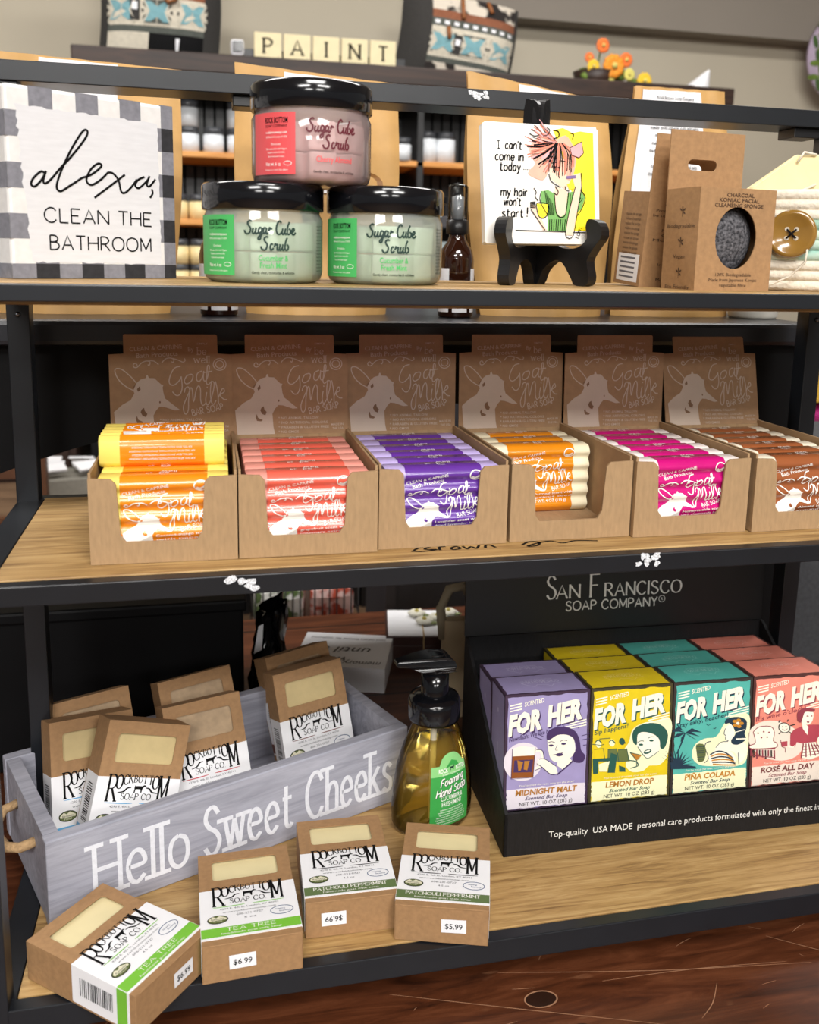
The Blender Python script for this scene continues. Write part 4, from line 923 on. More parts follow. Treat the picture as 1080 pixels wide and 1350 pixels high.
a.poly([(455, 240), (560, 150), (650, 190), (740, 150), (800, 230), (830, 310), (800, 480), (755, 500), (740, 330), (690, 260), (640, 330), (620, 400), (575, 500), (520, 505), (440, 455), (500, 380), (470, 330)], mat('light_coral_glaze', (238, 176, 152), .3, var=.08), 3, 3)
for i in range(95):
    w = rs.uniform(2.2, 5.0); r0, r1 = rs.uniform(20, 80), rs.uniform(150, 290); 
    x0, y0 = 690, 215; a.line([(x0 - r0 * abs(math.cos(w)) * .8, y0 + r0 * math.sin(w) * -.6), (x0 - (r0 + r1) * .5 * abs(math.cos(w)), y0 - (r0 + r1) * .45 * math.sin(w) + 10), (x0 - r1 * abs(math.cos(w)), y0 - r1 * .9 * math.sin(w) + 20 * rs.uniform(-1, 1))], rs.choice((.0009, .0013, .0004, .0005)), rs.choice((HAIR, HAIR, HAIR2, INK, INK)), 4, 3)
for i in range(22):
    x = 612 + 9 * i; a.line([(660 + 3 * i, 215), (x, 300 + rs.uniform(-20, 20)), (x + rs.uniform(-8, 8), 400 + 80 * rs.random())], .0007, rs.choice((INK, HAIR, HAIR)), 5, 3)
a.line([(640, 110), (680, 120), (685, 160), (640, 180)], .0008, INK, 6, 4); a.line([(590, 90), (612, 110), (600, 145), (560, 160)], .0006, INK, 6, 4); a.line([(775, 130), (805, 140), (795, 180)], .0006, INK, 6, 4); a.line([(450, 140), (490, 160), (530, 150)], .0006, INK, 6, 4)
a.poly([(775, 250), (870, 200), (885, 290), (850, 330), (790, 310)], HAIR2, 5); a.line([(775, 250), (870, 200), (885, 290), (850, 330), (790, 310)], .0006, INK, 6, 0, True)
for st in ([(625, 375), (665, 372)], [(700, 355), (738, 360)], [(690, 430), (682, 460), (690, 495)], [(675, 408), (695, 408)], [(605, 460), (625, 520), (700, 570)], [(655, 560), (680, 600), (670, 628), (640, 610)], [(735, 560), (745, 590), (770, 592)], [(650, 630), (665, 770), (700, 808), (740, 780), (765, 600)], [(865, 450), (870, 560), (838, 750), (800, 958), (740, 952), (765, 780), (820, 560)], [(460, 745), (575, 912)], [(340, 912), (740, 925)], [(800, 930), (905, 930)], [(545, 600), (535, 680), (600, 800)], [(860, 585), (900, 650), (870, 740), (830, 800)], [(485, 575), (505, 610), (495, 640), (520, 680)]):
    a.line(st, .0006, INK, 6, 4)
a.poly([(745, 478), (820, 470), (822, 495), (748, 500)], mat('violet_glaze', (120, 96, 150), .3), 6); a.poly([(750, 540), (805, 530), (815, 575), (770, 590)], YELW, 6)
for k in range(7): a.line([(575 + 12 * k, 600 + 18 * k), (600 + 8 * k, 790)], .0005, INK, 5, 0); a.line([(780 + 17 * k, 620 + 6 * k), (775 + 12 * k, 770 - 12 * k)], .0005, INK, 3, 0)
for k in range(8): a.line([(612 + 18 * k, 825), (610 + 17 * k, 915)], .0006, INK, 5, 0)
for k in range(5): a.line([(456, 690 + 10 * k), (500, 685 + 12 * k)], .0007, INK, 5, 0)
a.put(g, lambda u, v, h: (u, v, h)); a = Art(); kx = TW / 925.0
for s, x, y, h, w in (("I", 215, 245, 56, 30), ("can't", 330, 245, 60, 130), ('come in', 295, 330, 62, 220), ('today', 300, 405, 62, 160), ('my hair', 325, 590, 60, 205), ("won't", 310, 660, 58, 135), ('start', 310, 745, 60, 165), ('!', 425, 740, 68, 10)):
    a.stext(s, (x - 88) * kx, TH - (y - 52) * kx, h * kx * (1.0), INK, .155, wid=w * kx, shear=.08, ly=3) if s != 'I' else a.stext(s, (x - 88) * kx, TH - (y - 52) * kx, h * kx, INK, .11, serif=.17, ly=3)
for k in range(4): a.ell((408 + 14 * k - 88) * kx, TH - (392 - 52) * kx, .0004, .0004, INK, 3, 8)
a.stext('tom', (850 - 88) * kx, TH - (860 - 52) * kx, .004, INK, .1, rot=1.2, ly=3)
a.put(g, lambda u, v, h: (u, v, h)); g.build('drawing', t)

# konjac sponge boxes
KW, KH, KD = .072, .0775, .042
SPONGE = mat('charcoal_sponge', (38, 38, 42), .95, col2=(120, 118, 122), scale=420, contrast=(.35, .75), bump=.6); BINK = mat('brown_ink', (78, 54, 36), .7)
def slot(w, h, k=8):
    out = []
    for cx, s in ((w / 2 - h / 2, 1), (-w / 2 + h / 2, -1)):
        for i in range(k + 1):
            an = math.radians(-90 + 180 * i / k) if s > 0 else math.radians(90 + 180 * i / k); out.append((cx + h / 2 * math.cos(an), h / 2 * math.sin(an)))
    return out
def plate_hole(g, W0, H0, x0, y0, hole, mt, z0, z1, fn):
    """rectangular board W0 x H0 with one hole (list of points, counter clockwise)"""
    out = [(x0, y0), (x0 + W0, y0), (x0 + W0, y0 + H0), (x0, y0 + H0)]
    pts = out + hole; tri = tessellate_polygon([[Vector((p[0], p[1], 0)) for p in out], [Vector((p[0], p[1], 0)) for p in hole]])
    tri = [q if _ccw(pts, q) else q[::-1] for q in tri]
    g.add([fn(p[0], p[1], z1) for p in pts], tri, mt); g.add([fn(p[0], p[1], z0) for p in pts], [q[::-1] for q in tri], mt)
    for ring in (out, hole[::-1]):
        n = len(ring); g.add([fn(p[0], p[1], z0) for p in ring] + [fn(p[0], p[1], z1) for p in ring], [(i, (i + 1) % n, n + (i + 1) % n, n + i) for i in range(n)], mt)
def sprig(a, x, y, s):
    for r in (.5, 1.6, 2.6, -.6): a.ell(x + s * .55 * math.cos(r), y + s * .55 * math.sin(r), s * .42, s * .16, BINK, 2, 10, r)
    a.line([(x, y - s), (x, y), (x + s * .1, y + s * .3)], s * .12, BINK, 2, 3)
def sponge_box(label, M, back=False):
    t = thing('sponge_box', label, 'box', M); fl = lambda u, v, h: (u, v, h); g = G()
    oval = [(KW * .50 + .0195 * math.cos(q), .040 + .0235 * math.sin(q)) for q in [2 * math.pi * i / 40 for i in range(40)]]
    if back: g.box((0, 0, -.001), (KW, KH, 0), KRAFT)
    else: plate_hole(g, KW, KH, 0, 0, oval, KRAFT, -.001, 0, fl)
    g.box((0, 0, -KD), (.001, KH, -.001), KRAFT); g.box((KW - .001, 0, -KD), (KW, KH, -.001), KRAFT); g.box((0.001, 0, -KD), (KW - .001, .001, -.001), KRAFT); g.box((.001, KH - .001, -KD), (KW - .001, KH, -.001), KRAFT)
    g.box((0.001, 0.001, -KD), (KW - .001, KH - .001, -KD + .001), KRAFT)
    a = Art()
    if not back:
        a.text('CHARCOAL', KW * .52, .0710, .0029, BINK, .026, bold=.012); a.text('KONJAC FACIAL', KW * .51, .0671, .0029, BINK, .038, bold=.012) ; a.text('CLEANSING SPONGE', KW * .51, .0634 - .0002, .0029, BINK, .046, bold=.012) 
        a.text('100% Biodegradable', KW * .5, .0110, .0026, BINK, .034); a.text('Made from Japanese Konjac', KW * .5, .0070, .0026, BINK, .046); a.text('vegetable fibre', KW * .5, .0030, .0026, BINK, .026)
    else:
        for k, (s, w) in enumerate((('What is Konjac?', .03), ('Pronounced con-yack', .045), ('be used for centuries', .05), ('', 0), ('Soaked', .02), ('Made with', .03), ('Clay for', .03), ('Moisturizing', .045), ('Use', .02), ('gently', .02), ('', 0), ('', 0), ('Infused with', .03), ('charcoal', .02), ('', 0), ('Remove', .03))):
            if s: a.text(s, KW * .42, .066 - .0040 * k, .0024, BINK, w)
    a.put(g, fl)
    b = Art()
    if not back:
        for k, s in enumerate(('Biodegradable', 'Vegan', 'Eco Friendly')):
            y = .060 - .0235 * k; sprig(b, KD * .52, y, .0042); b.text(s, KD * .5, y - .0125, .0030, BINK, (.034, .014, .030)[k])
    else:
        for k in range(9): b.text('moisten the sponge', KD * .5, .058 - .004 * k, .0024, BINK, .024)
        b.rect(.004, .003, KD - .004, .026, WHITE, 1)
        for k in range(5): b.rect(.008, .006 + .004 * k, KD - .010, .0075 + .004 * k, GREYINK, 2)
    b.put(g, lambda u, v, h: (-h, v, -KD + u))
    g.build('carton', t)
    tz = -.001 if back else -KD
    g = G(); plate_hole(g, KW, .046, 0, KH, [(KW * .44 + p[0], KH + .020 + p[1]) for p in slot(.028, .0085)], KRAFT, tz, tz + .001, fl)
    g.build('hang_tab', t)
    g = G(); g.sphere((KW * .5, .040, -.022), .029, SPONGE, 32, 20, (1, 1.05, .62)); g.build('sponge', t)
sponge_box('front sponge box, kraft with oval window on grey charcoal sponge', frame((.5045, .0315, ZT), 8.8, 0))
sponge_box('second sponge box, kraft, standing behind and left of the first', frame((.4925, .102, ZT), 5, -4, -2), True)

# coiled rope basket with button and two wax wraps
bx, by, br = .656, .128, .092
t = thing('rope_basket', 'cream and teal coiled rope basket with big brown button', 'basket', T_((bx, by, ZT)))
ROPE = [mat('cream_rope', (224, 214, 196), .9, var=.07, scale=300, bump=.5), mat('teal_rope', (150, 190, 176), .9, col2=(222, 220, 200), scale=45, bump=.5), mat('green_rope', (88, 140, 112), .9, col2=(190, 214, 200), scale=40, bump=.5)]
g = G(); rw = .0046
for k in range(10):
    r = br + .003 * math.sin(k * .35); z = rw + k * rw * 1.72
    mt = ROPE[(0, 0, 0, 1, 1, 1, 2, 0, 0, 0)[k]]
    n = 96; g.tube([(r * math.cos(2 * math.pi * i / n), r * math.sin(2 * math.pi * i / n), z) for i in range(n)], rw, mt, 8, True)
g.lathe([(0, .001), (br, .001), (br, .004), (0, .004)], ROPE[0], 48); g.build('coil', t)
g = G(); an = math.radians(-127); M = Matrix.Rotation(an + math.pi / 2, 4, 'Z') @ T_((0, -br - .0082, .045)) @ Matrix.Rotation(math.pi / 2, 4, 'X')
BUT = mat('brown_button', (140, 104, 44), .15, var=.1, coat=.5)
g.lathe([(0, 0), (.0185, 0), (.0188, .003), (.0175, .0052), (.0150, .0052), (.0125, .0035), (0, .0035)], BUT, 40, M=M)
bu = g.build('button', t)
g = G()
for x, y in ((.0035, .0035), (-.0035, .0035), (.0035, -.0035), (-.0035, -.0035)): g.lathe([(0, .0037), (.0018, .0037)], mat('thread_hole', (196, 186, 170), .5), 12, c=(x, y, 0), M=M)
g.tube([M @ Vector((.0035, .0035, .0042)), M @ Vector((0, 0, .0052)), M @ Vector((-.0035, -.0035, .0042))], .0007, INK, 6); g.tube([M @ Vector((-.0035, .0035, .0042)), M @ Vector((0, 0, .0052)), M @ Vector((.0035, -.0035, .0042))], .0007, INK, 6); g.build('thread', bu)
g = G(); g.tube([M @ Vector(p) for p in ((.013, -.012, .007), (.012, -.022, .006), (.002, -.033, .006), (-.012, -.040, .006), (-.020, -.0425, .008), (-.028, -.043, .006))], .0009, ROPE[0], 6); g.build('string_loop', t)
WAXC = mat('wax_cloth', (232, 212, 160), .6, var=.06, scale=60, bump=.2); HEX = mat('slate_hexagon', (120, 130, 150), .6)
def wrap(label, x, y, w, h, rz, hexes):
    o = thing('wax_wrap', label, 'wax wrap', T_((x, y, ZT + .052)) @ Matrix.Rotation(rz, 4, 'Z'))
    q = G(); vs = [(-w, -.012, 0), (w, -.012, 0), (w, .012, 0), (-w, .012, 0), (w * .25, -.004, h), (w * 1.0, -.004, h * 1.02), (w * 1.0, .004, h * 1.02), (w * .25, .004, h), (-w * .55, -.012, h * .55), (-w * .55, .010, h * .55)]
    q.add(vs, [(0, 1, 5, 4, 8), (1, 2, 6, 5), (4, 5, 6, 7), (2, 3, 9, 7, 6), (8, 4, 7, 9), (0, 8, 9, 3), (3, 2, 1, 0)], WAXC); q.build('cloth', o, .002)
    q = G(); q.tube([(-w * .3, -.014, h * .40), (w * .1, -.012, h * .42), (w * .6, -.010, h * .60)], .0012, ROPE[0], 6); q.tube([(w * .25, -.008, h * .9), (w * .35, -.008, h * 1.03), (w * .6, -.006, h * 1.0)], .001, ROPE[0], 6); q.build('string_tie', o)
    if hexes:
        q = G(); a = Art(); a.rect(-.012, -.012, .016, .028, mat('label_grey', (196, 200, 210), .6), 1)
        for cx, cy in ((-.004, .018), (-.002, .004), (.010, .012)): a.line([(cx + .006 * math.cos(k * math.pi / 3 + .5), cy + .006 * math.sin(k * math.pi / 3 + .5)) for k in range(6)], .0016, HEX, 2, 0, True)
        a.put(q, lambda u, v, hh: (u, -.0135 - hh, v + .02)); q.build('hexagon_label', o)
wrap('cream waxed cloth wrap tied with string, left in the rope basket', .628, .120, .046, .062, -.25, False)
wrap('waxed cloth wrap with grey hexagon label, right in the rope basket', .686, .096, .028, .056, -.1, True)

# ================================================================== MID SHELF: SIX GOAT MILK SOAP TRAYS
GOAT = [(215, 452), (245, 396), (280, 371), (322, 361), (326, 342), (336, 337), (348, 361), (392, 363), (430, 395), (450, 411), (466, 411), (458, 432), (466, 480), (478, 514), (600, 600), (556, 602), (470, 576), (430, 573), (400, 600), (376, 640), (384, 740), (402, 812), (72, 812), (52, 610), (120, 558), (192, 522), (224, 472)]
def goat_print(ink, dark, fg, ft, wl, sep=None):
    """goat head with the lettering Goat Milk; fg, ft map the drawing to the plane"""
    A = Art()
    a = Art(fg); a.poly(GOAT, ink, 1); a.poly([(282, 590), (300, 580), (306, 605), (326, 625), (314, 650), (286, 640), (270, 612)], dark, 2); a.poly([(240, 640), (250, 668), (292, 686), (276, 696), (240, 692), (228, 662)], dark, 2); a.poly([(246, 442), (270, 420), (276, 446), (254, 462)], dark, 2); a.poly([(212, 430), (240, 402), (232, 420), (214, 444)], dark, 2); a.ell(433, 540, 7, 9, dark, 2, 8)
    a.line([(240, 395), (200, 352), (135, 302), (92, 290), (70, 302), (80, 342), (112, 388), (162, 426), (214, 450)], wl, ink, 2, 5); A.items += a.items
    a = Art(ft)
    for st in ([(612, 275), (560, 290), (522, 350), (516, 400), (552, 415), (600, 380), (616, 350)], [(616, 350), (622, 430), (604, 480), (572, 491), (540, 463)], [(700, 335), (664, 345), (641, 385), (660, 406), (700, 385), (715, 345), (695, 332)],
               [(792, 310), (752, 330), (745, 375), (770, 386), (800, 345), (806, 310)], [(806, 310), (802, 370), (816, 385), (836, 360), (852, 300), (852, 272), (838, 275), (832, 340), (826, 395), (842, 411), (874, 385)], [(806, 322), (878, 312)],
               [(640, 470), (648, 440), (672, 428), (684, 455), (662, 500), (630, 570), (634, 618), (652, 630), (670, 596), (674, 520), (690, 440), (706, 450), (716, 540), (740, 450), (762, 421), (776, 450), (776, 530), (794, 568), (822, 545)],
               [(828, 468), (818, 530), (832, 565), (856, 540)], [(832, 428), (834, 438)], [(856, 540), (884, 460), (892, 400), (872, 394), (860, 450), (864, 535), (886, 560), (906, 530)], [(904, 388), (922, 470), (926, 560)], [(926, 510), (964, 440), (978, 466), (942, 490), (972, 522), (1000, 525)]):
        a.line(st, wl, ink, 3, 4)
    A.items += a.items
    return A
def flourish(a, m, w):
    for st in ([(255, 268), (240, 252), (222, 262), (226, 280), (252, 282), (290, 250), (330, 236), (360, 244), (352, 268), (340, 262)], [(345, 236), (390, 236), (430, 262)], [(456, 250), (490, 220), (530, 214), (558, 226), (550, 248), (538, 240)], [(545, 216), (590, 228), (632, 244), (652, 232), (644, 216)]): a.line(st, w, m, 2, 4)
CW, CF, CD = .0995, .0610, .150
def header_art():
    k = .0995 / 1028; T = lambda p: ((p[0] - 22) * k, (812 - p[1]) * k * 1.17)
    A = goat_print(CARDINK, mat('card_brown', (128, 96, 70), .7), T, T, .00085)  # brown for the eye and nostril spots in the printed goat
    a = Art(T); flourish(a, CARDINK, .0008)
    for w in (1.0, .62): a.line([(942 + 54 * w * math.cos(q), 262 + 44 * w * math.sin(q)) for q in [i * math.pi / 8 for i in range(16)]], .0007, CARDINK, 2, 3, True)
    A.items += a.items
    a = Art(); h = lambda z: z * k * 1.17
    def tx(s, x, y, hh, w, rot=0, serif=False):
        p = T((x, y))
        if serif: a.stext(s, p[0], p[1], h(hh), CARDINK, .13, wid=w * k, serif=.14, contrast=.4, rot=rot)
        else: a.text(s, p[0], p[1], h(hh), CARDINK, w * k, rot=rot, bold=.008)
    tx('CLEAN & CAPRINE', 412, 155, 32, 435, .06); tx('Bath Products', 420, 205, 34, 345, .06); tx('SIMPLY', 798, 116, 15, 90); tx('By', 702, 165, 34, 48, .05); tx('be', 792, 190, 52, 72, 0, True); tx('well', 790, 250, 50, 128, 0, True)
    a.stext('BAR SOAP', *T((838, 622)), h(48), CARDINK, .13, wid=268 * k, rot=.20)
    for i, (s, w) in enumerate((('* NO ANIMAL TALLOW', 360), ('* NO ARTIFICIAL COLORS', 440), ('* PARABEN & GLUTEN FREE', 450), ('* NO GMOS', 180))): tx(s, 428 + w / 2, 682 + 35 * i, 19, w)
    tx('MADE IN', 955, 735, 17, 110, .03); tx('THE USA', 960, 765, 17, 100, .03)
    A.items += a.items
    return A
HEAD_ART = header_art()
def goat_tray(label, x, y, yaw, lean):
    t = thing('soap_tray', label, 'display box', frame((x, y, .0003), yaw, 0), 'goat milk soap trays'); w = .0019; fl = lambda u, v, h: (u, v, h)
    g = G()
    nL, nR, nb = .0178, .0765, .0155
    out = [(0, 0), (CW, 0), (CW, CF), (nR + .004, CF - .0008), (nR + .0008, CF - .0045), (nR - .0012, nb + .006), (nR - .005, nb), (nL + .006, nb), (nL + .0025, nb + .005), (nL + .0005, CF - .0045), (nL - .003, CF - .0008), (0, CF)]
    g.prism(out, -w, 0, KRAFTC, fl)
    g.box((0, 0, -CD), (w, CF + .0035, -w), KRAFTC); g.box((CW - w, 0, -CD), (CW, CF + .0035, -w), KRAFTC); g.box((w, 0, -CD), (CW - w, w, -w), KRAFTC); g.box((w, w, -CD), (CW - w, CF, -CD + w), KRAFTC)
    ob = g.build('tray', t, .0004)
    M = frame((0, 0, 0), 0, lean); 
    l = math.radians(lean); fh = lambda u, v, h: (u, CF - .002 + v * math.cos(l) + h * math.sin(l), -CD + .001 - v * math.sin(l) + h * math.cos(l))
    g = G(); out = [(.001, 0), (CW - .001, 0), (CW, .002), (CW, .0705), (.0875, .0712), (.0872, .0860), (.0860, .0872), (.0125, .0872), (.0118, .0862), (.0118, .0712), (0, .0705), (0, .002)]
    g.prism(out, -.0012, 0, HEADC, fh); HEAD_ART.put(g, fh); g.build('header_card', t)
    return t
WBAR, HBAR, TBAR = .088, .0575, .0205
def wave(v): return .0015 * math.cos(2 * math.pi * 5 * v / HBAR + math.pi)
def bar_profile(off):
    p = []; n = 40; r = .004
    for i in range(n + 1):
        v = HBAR * i / n; e = min(1, min(v, HBAR - v) / r); p.append((v + (off if i == n else -off if i == 0 else 0), wave(v) * e + off - (1 - math.sqrt(max(0, 1 - (1 - e) ** 2))) * r * .8))
    for i in range(n + 1):
        v = HBAR * (1 - i / n); e = min(1, min(v, HBAR - v) / r); p.append((v + (off if i == 0 else -off if i == n else 0), -TBAR - wave(v) * e - off + (1 - math.sqrt(max(0, 1 - (1 - e) ** 2))) * r * .8))
    return p
def bar_meshes(key, soapc, wrapc, l1, l2):
    sm = mat(key + '_soap', soapc, .5, var=.03, scale=40); wm = mat(key + '_wrapper', wrapc, .22, var=.03, scale=60, coat=.3)
    prof = bar_profile(0); n = len(prof); g = G()
    us = (0, .0012, WBAR - .0012, WBAR); vs = []
    for i, u in enumerate(us):
        k = 1 if 0 < i < 3 else .975
        vs += [(u, HBAR / 2 + (p[0] - HBAR / 2) * k, -TBAR / 2 + (p[1] + TBAR / 2) * k) for p in prof]
    g.add(vs, [(q * n + i, (q + 1) * n + i, (q + 1) * n + (i + 1) % n, q * n + (i + 1) % n) for q in range(3) for i in range(n)], sm, True)
    g.add(vs[:n], [tuple(range(n))], sm); g.add(vs[-n:], [tuple(range(n))[::-1]], sm)
    g2 = G(); prof = bar_profile(.00035); vs = [(u, p[0], p[1]) for u in (.0145, .0735) for p in prof]
    g2.add(vs, [(i, n + i, n + (i + 1) % n, (i + 1) % n) for i in range(n)], wm, True)
    B = lambda p: (.0145 + (p[0] - 62) / 15300, .0140 + (665 - p[1]) / 15000)
    A = goat_print(WINK, wm, lambda p: B((95 + (p[0] - 70) * .934, 360 + (p[1] - 300) * .78)), lambda p: B((450 + (p[0] - 515) * 1.03, 180 + (p[1] - 265) * 1.1)), .0008)
    a = Art(lambda p: B((75 + (p[0] - 195) * 1.12, 205 + (p[1] - 165) * 1.0))); flourish(a, WINK, .0008); A.items += a.items
    a = Art(); tx = lambda s, x, y, h, w, rot=0: a.text(s, *B((x, y)), h / 15300, WINK, w / 15300, rot=rot, bold=.008)
    tx('CLEAN & CAPRINE', 325, 160, 36, 490, .19); tx('Bath Products', 340, 212, 38, 380, .17); a.stext('BAR SOAP', *B((815, 570)), 42 / 15300, WINK, .14, wid=260 / 15300, rot=.2)
    tx(l1, 690, 638, 34, 540, .05); tx(l2, 690, 690, 32, 540, .05); tx('NET WT. 4 OZ (113 g)', 640, 745, 34, 500, .03)
    a.line([B((895 + 70 * math.cos(q), 110 + 55 * math.sin(q))) for q in [i * math.pi / 8 for i in range(16)]], .0008, WINK, 2, 3, True); a.line([B(p) for p in ((850, 130), (890, 145), (940, 115))], .0018, WINK, 2, 3)
    A.items += a.items
    n_ = lambda v: wave(v) * min(1, min(v, HBAR - v) / .004)
    cut = Art(); cut.items = [([p if True else p for p in P_], f, m_, l) for P_, f, m_, l in A.items]
    cut.put(g2, lambda u, v, h: (u, max(.001, v), n_(max(.001, v)) + .0005 + h))
    b = Art(); b.text('SIMPLY', .044, .0142, .0016, WINK, .006); b.stext('be', .044, .0088, .0040, WINK, .15, serif=.13, wid=.006); b.stext('well', .047, .0036, .0040, WINK, .15, serif=.13, wid=.0105); b.text('By', .034, .0095, .0026, WINK, .0045)
    b.put(g2, lambda u, v, h: (u, HBAR + .0005 + h, -TBAR + .0015 + v * .9))
    c = Art()
    for k in range(4): c.text('INGREDIENTS: SODIUM PALMATE, SODIUM COCOATE, WATER, GOAT MILK', .044, .0135 - .0028 * k, .0014, WINK, .046 - .004 * (k % 2))
    c.put(g2, lambda u, v, h: (u, -.0005 - h, -v - .001))
    return g, g2
ORDN = ('front', 'second from the front', 'third from the front', 'fourth from the front', 'fifth from the front', 'rearmost', 'rearmost')
def bars(key, colour, soapc, wrapc, l1, l2, x, y, yaw, count, start, tray, extra=False):
    g, g2 = bar_meshes(key, soapc, wrapc, l1, l2); proto = None
    T = frame((x, y, .0003), yaw, 0)
    for i in range(count + (1 if extra else 0)):
        flat = extra and i == count
        if flat: M = T @ Matrix(((1, 0, 0, .0035), (0, 0, 1, CF + .0205), (0, -1, 0, -.0365), (0, 0, 0, 1)))
        else: M = T @ T_(((CW - WBAR) / 2, .0024, -.0046 - start - i * .0232))
        lab = '%s wrapped goat milk bar lying flat on top in %s' % (colour, tray) if flat else '%s wrapped goat milk bar, %s in %s' % (colour, ORDN[i] if i < count - 1 else 'rearmost', tray)
        if proto is None:
            proto = o = thing('soap_bar', lab, 'soap', M, colour + ' soap bars'); g.build('soap', o); g2.build('wrapper', o)
        else:
            o = copy_tree(proto); o.matrix_world = M; o['label'] = lab
TR = [(.0590, .0220, 'orange', (244, 222, 110), (236, 138, 24), 'Coconut-mango scent', 'with papaya', 6, 0, 'cardboard tray of orange soaps at the left end, one lying on top'),
      (.1595, .0212, 'coral', (226, 150, 136), (232, 100, 82), 'grapefruit scent with', 'rosemary extracts', 6, 0, 'cardboard tray of coral soaps, second from the left'),
      (.2607, .0255, 'purple', (186, 170, 222), (96, 50, 150), 'Lavender scent with', 'dried lavender buds', 6, 0, 'cardboard tray of purple soaps, third from the left'),
      (.3632, .0285, 'amber', (238, 228, 196), (226, 138, 24), 'Oatmeal scent with', 'apricot seed', 3, .066, 'half empty cardboard tray of amber soaps right of the purple ones'),
      (.4640, .0252, 'magenta', (236, 226, 222), (196, 20, 118), 'Honeysuckle scent', 'with chamomile buds', 6, 0, 'cardboard tray of magenta soaps, second from the right'),
      (.5672, .0240, 'brown', (236, 226, 204), (150, 86, 50), 'Almond scent with', 'ground shell', 6, 0, 'cardboard tray of brown soaps cut off at the right edge')]
for i, (x, y, cn, sc, wc, l1, l2, cnt, st, lab) in enumerate(TR):
    yaw = (-.8, 0, 1.0, .6, 1.0, .8)[i]
    goat_tray(lab, x, y, yaw, (2, 3, 3, 4, 3, 14)[i])
    bars(cn, cn, sc, wc, l1, l2, x, y, yaw, cnt, st, 'the %s tray' % cn, i == 0)

# ================================================================== BOTTOM SHELF
# ---- kraft soap boxes with paper label
SW, SH, ST = .073, .106, .031
BANDS = {'blue': (98, 174, 222), 'red': (196, 60, 70), 'lime': (122, 192, 62), 'olive': (98, 118, 74), 'dark': (120, 70, 60)}
GOATBLK = [(0, 0), (.12, 0), (.14, .42), (.26, .46), (.58, .44), (.64, 0), (.72, 0), (.74, .44), (.82, .62), (.90, .80), (1.04, .78), (1.08, .86), (.96, .98), (.88, 1.02), (.80, .92), (.72, .86), (.30, .86), (.12, .84), (.06, .94), (.02, .70), (.04, .40)]
def wordmark(a, cx, y0, w, m):
    """big R and M, the letters between them shrinking along an arch"""
    k = w / 34.0
    spec = [('R', 0, 0, 14, 4.7), ('O', 4.0, 6.6, 7.4, 3.4), ('C', 8.0, 8.9, 5.2, 2.5), ('K', 11.0, 9.8, 4.3, 2.2), ('B', 13.9, 10.2, 3.8, 1.7), ('O', 16.2, 10.1, 3.9, 2.2), ('T', 19.0, 9.7, 4.3, 2.4), ('T', 22.2, 9.2, 4.8, 2.6), ('O', 24.9, 6.9, 7.2, 3.4), ('M', 28.9, .4, 13.6, 5.2)]
    x0 = cx - w / 2
    for ch, x, y, h, wd in spec: a.stext(ch, x0 + x * k, y0 + y * k, h * k, m, .085 if h > 10 else .13, al='l', sp=0, serif=.07 if ch in 'RKBTM' else 0, contrast=.6, wid=wd * k, ly=3)
    a.stext('SOAP CO.', cx - 0.2 * k, y0 + .9 * k, 3.3 * k, m, .14, wid=18 * k, serif=.10, contrast=.5, ly=3)
    a.merge(Art().poly(GOATBLK, INK, 4), aff(cx - 2.5 * k, y0 + 4.7 * k, 6.4 * k, 4.2 * k))
    for s in (-1, 1): a.line([(cx + s * 11.5 * k, y0 + 4.6 * k), (cx + s * 8.2 * k, y0 + 5.2 * k), (cx + s * 6.4 * k, y0 + 7.0 * k), (cx + s * 4.2 * k, y0 + 7.4 * k)], .9 * k, m, 3, 4, taper=True)
BAR1 = mat('badge_olive', (96, 108, 60), .6, var=.1); BADG = mat('badge_cream', (226, 222, 196), .6); NAVY = mat('badge_navy', (48, 76, 120), .6)
